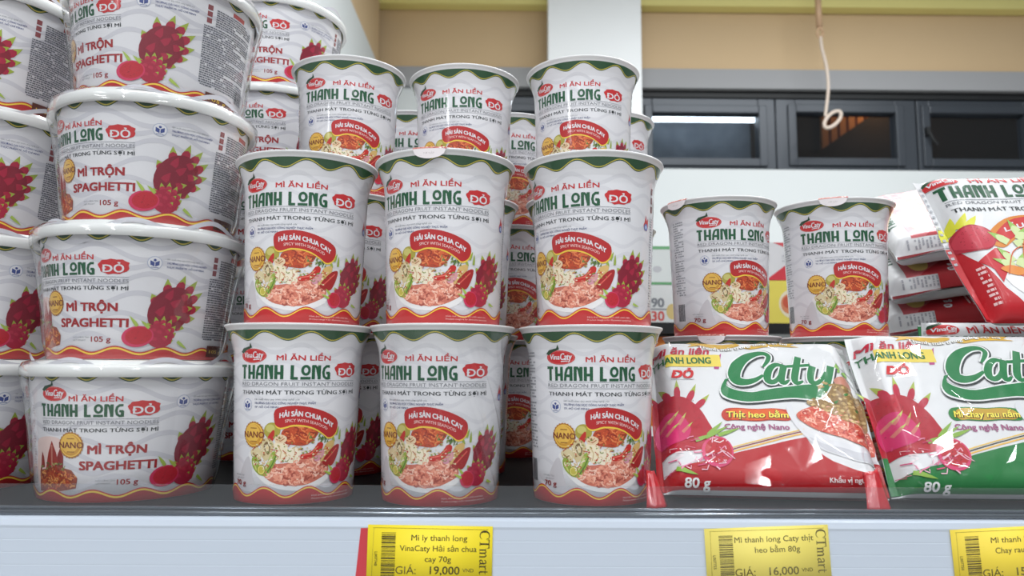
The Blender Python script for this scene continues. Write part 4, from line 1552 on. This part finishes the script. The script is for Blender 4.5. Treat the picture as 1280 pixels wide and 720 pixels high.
price_tag(-.0785, 'yellow price tag reading 19,000 in front of a red card', [('Mì ly thanh long', 25, 57), ('VinaCaty Hải sản chua', 18.5, 62.5), ('cay 70g', 33, 48)], '19,000', 'L007748', K(246, 222, 44), -.0062, .6, 1)
price_tag(.1145, 'pale yellow price tag reading 16,000 below the red noodle bag', [('Mì thanh long Caty thịt', 17, 62.5), ('heo bằm 80g', 28.5, 54.5)], '16,000', 'L007755', K(236, 218, 110), -.0078, -2.2, 2, K(112, 102, 60))
price_tag(.2565, 'yellow price tag cut by the right edge below the green bag', [('Mì thanh long Caty', 23, 62), ('Chay rau nấm 80g', 25, 60)], '15,000', 'L007750', K(242, 214, 70), -.0078, -3, 3, K(100, 88, 44))
rc = MB().box(0, .012, 0, .0002, -.040, 0).build('price_card', M['redcard'])
rc.location = (-.0826, .4362, -.0068)
rc.rotation_euler = (0, R(5), 0)
tag(rc, 'red card edge sticking out left of the 19,000 price tag', 'price card')

# ------------------------------------------------------------ goods on the shelf behind, seen between the cups
bk = thing('back_shelf', 'black shelf board far behind the two separate cups', 'shelf', loc=(.35, 1.1, .138))
MB().box(-.25, .62, 0, .3, 0, .0165).build('shelf_board', M['boardblack'], bk)
MB().box(-.25, -.235, .27, .3, -1.4, 0).build('upright', M['boardblack'], bk)
MB().box(.605, .62, .27, .3, -1.4, 0).build('upright', M['boardblack'], bk)


def carton(x0, x1, z0, z1, label, base, draw, y=1.115, d=.12):
    A = Art(1)
    W_, H_ = (x1 - x0) * 1000, (z1 - z0) * 1000
    A.rect(0, W_, 0, H_, base, 0)
    draw(A, W_, H_)

    def tail(V, F, N, Cc):
        for q, nn in (([(0, 1, 0), (0, 1, 1), (1, 1, 1), (1, 1, 0)], (0, 1, 0)), ([(0, 0, 0), (0, 0, 1), (0, 1, 1), (0, 1, 0)], (-1, 0, 0)), ([(1, 0, 0), (1, 1, 0), (1, 1, 1), (1, 0, 1)], (1, 0, 0)),
                      ([(0, 0, 1), (1, 0, 1), (1, 1, 1), (0, 1, 1)], (0, 0, 1)), ([(0, 0, 0), (0, 1, 0), (1, 1, 0), (1, 0, 0)], (0, 0, -1))):
            b = len(V)
            for a, bb, c in q:
                V.append((a * W_ / 1000, bb * d, c * H_ / 1000))
                N.append(nn)
            F.append([b, b + 1, b + 2, b + 3])
            Cc.append(base)
    me = A.build('carton', lambda u, v, off: ((u / 1000, -off, v / 1000), (0, -1, 0)), None, 500, [], tail=tail, off=.0002)
    me.materials.append(M['flatprint'])
    o = bpy.data.objects.new('carton', me)
    COL.objects.link(o)
    o.location = (x0, y, z0)
    return tag(o, label, 'carton', 'cartons on the shelf behind')


ZB = .1546


def d_green(A, W_, H_):
    A.rect(0, W_, H_ - 5, H_, K(120, 180, 130), 1)
    A.rect(0, W_, 0, 4, K(110, 170, 120), 1)
    A.ell(W_ - 32, H_ * .4, 7, 5, K(200, 200, 204), 1, 20)


def d_num(A, W_, H_):
    A.text('90', W_ - 42, H_ * .42, W_ - 22, 14, K(130, 132, 138), 1, .04)
    A.text('30', W_ - 42, H_ * .06, W_ - 22, 15, K(214, 90, 84), 1, .03)
    A.rect(W_ - 44, W_ - 18, H_ * .34, H_ * .38, K(150, 150, 156), 1)
    A.ell(W_ - 10, H_ * .3, 9, 12, K(222, 196, 130), 1, 20)


def d_yel(A, W_, H_):
    A.ell(W_ * .5, H_ * .46, 20, 22, K(240, 226, 196), 1, 28)
    A.ell(W_ * .5 - 4, H_ * .46, 13, 15, K(222, 140, 100), 2, 24)
    A.ell(W_ * .5 - 7, H_ * .5, 7, 9, K(206, 90, 64), 3, 20)


def d_red(A, W_, H_):
    A.poly([(W_ * .2, 0), (W_ * .5, H_ * .5), (W_ * .55, 0)], K(216, 60, 72), 1)
    A.poly([(W_ * .3, H_), (W_ * .7, H_), (W_ * .62, H_ * .7)], K(222, 90, 96), 1)
    small_print(A, W_ * .4, W_ * .9, H_ * .5, H_ * .66, 4, K(190, 190, 196), 2, 3)


carton(.135, .262, ZB, ZB + .058, 'white carton with grey and red numerals on the black shelf behind', K(226, 227, 226), d_num)
carton(.135, .262, ZB + .0585, ZB + .118, 'white carton with a green edge stacked left of the separate cups', K(226, 230, 228), d_green)
carton(.37, .50, ZB, ZB + .066, 'yellow carton with a soup picture between the two separate cups', K(238, 220, 96), d_yel)
carton(.37, .50, ZB + .0665, ZB + .125, 'white and red carton on top of the yellow one between the cups', K(228, 226, 228), d_red)
carton(.12, .40, -.0001, .134, 'orange carton under the black shelf behind the red noodle bag', K(222, 120, 44), lambda A, W_, H_: A.text('PEAC', 82, 112, 122, 13, K(236, 150, 60), 1, .03))

# ------------------------------------------------------------ pull cord in front of the window
pc = thing('pull_cord', 'pale pull cord with a loop hanging before the window', 'cord', loc=(1.31, 2.95, 1.9))
MB().tube([(0, 0, 0), (.0, 0, -.20), (-.002, 0, -.27)], .006).build('cord_upper', M['cord'], pc, True)
MB().tube([(-.004, -.002, -.235), (-.002, -.002, -.375)], .0125, 14).build('sleeve', M['sleeve'], pc, True)
kn = [(.012 * math.cos(a) - .001, -.004, -.402 + .022 * math.sin(a)) for a in [k * math.pi / 8 for k in range(17)]]
MB().tube(kn, .0045).build('knot', M['sleeve'], pc, True)
MB().tube(smooth([(0, -.004, -.42), (.004, -.003, -.47), (.020, -.003, -.55), (.024, -.003, -.64), (.012, -.003, -.73), (.006, -.003, -.765)], 4, False), .0065).build('cord', M['cord'], pc, True)
lp = [(.036 + .034 * math.cos(a) + .012 * math.sin(a), -.004, -.778 + .034 * math.sin(a) + .012 * math.cos(a)) for a in [k * math.pi / 12 for k in range(25)]]
MB().tube(lp, .0075).build('loop', M['cord'], pc, True)
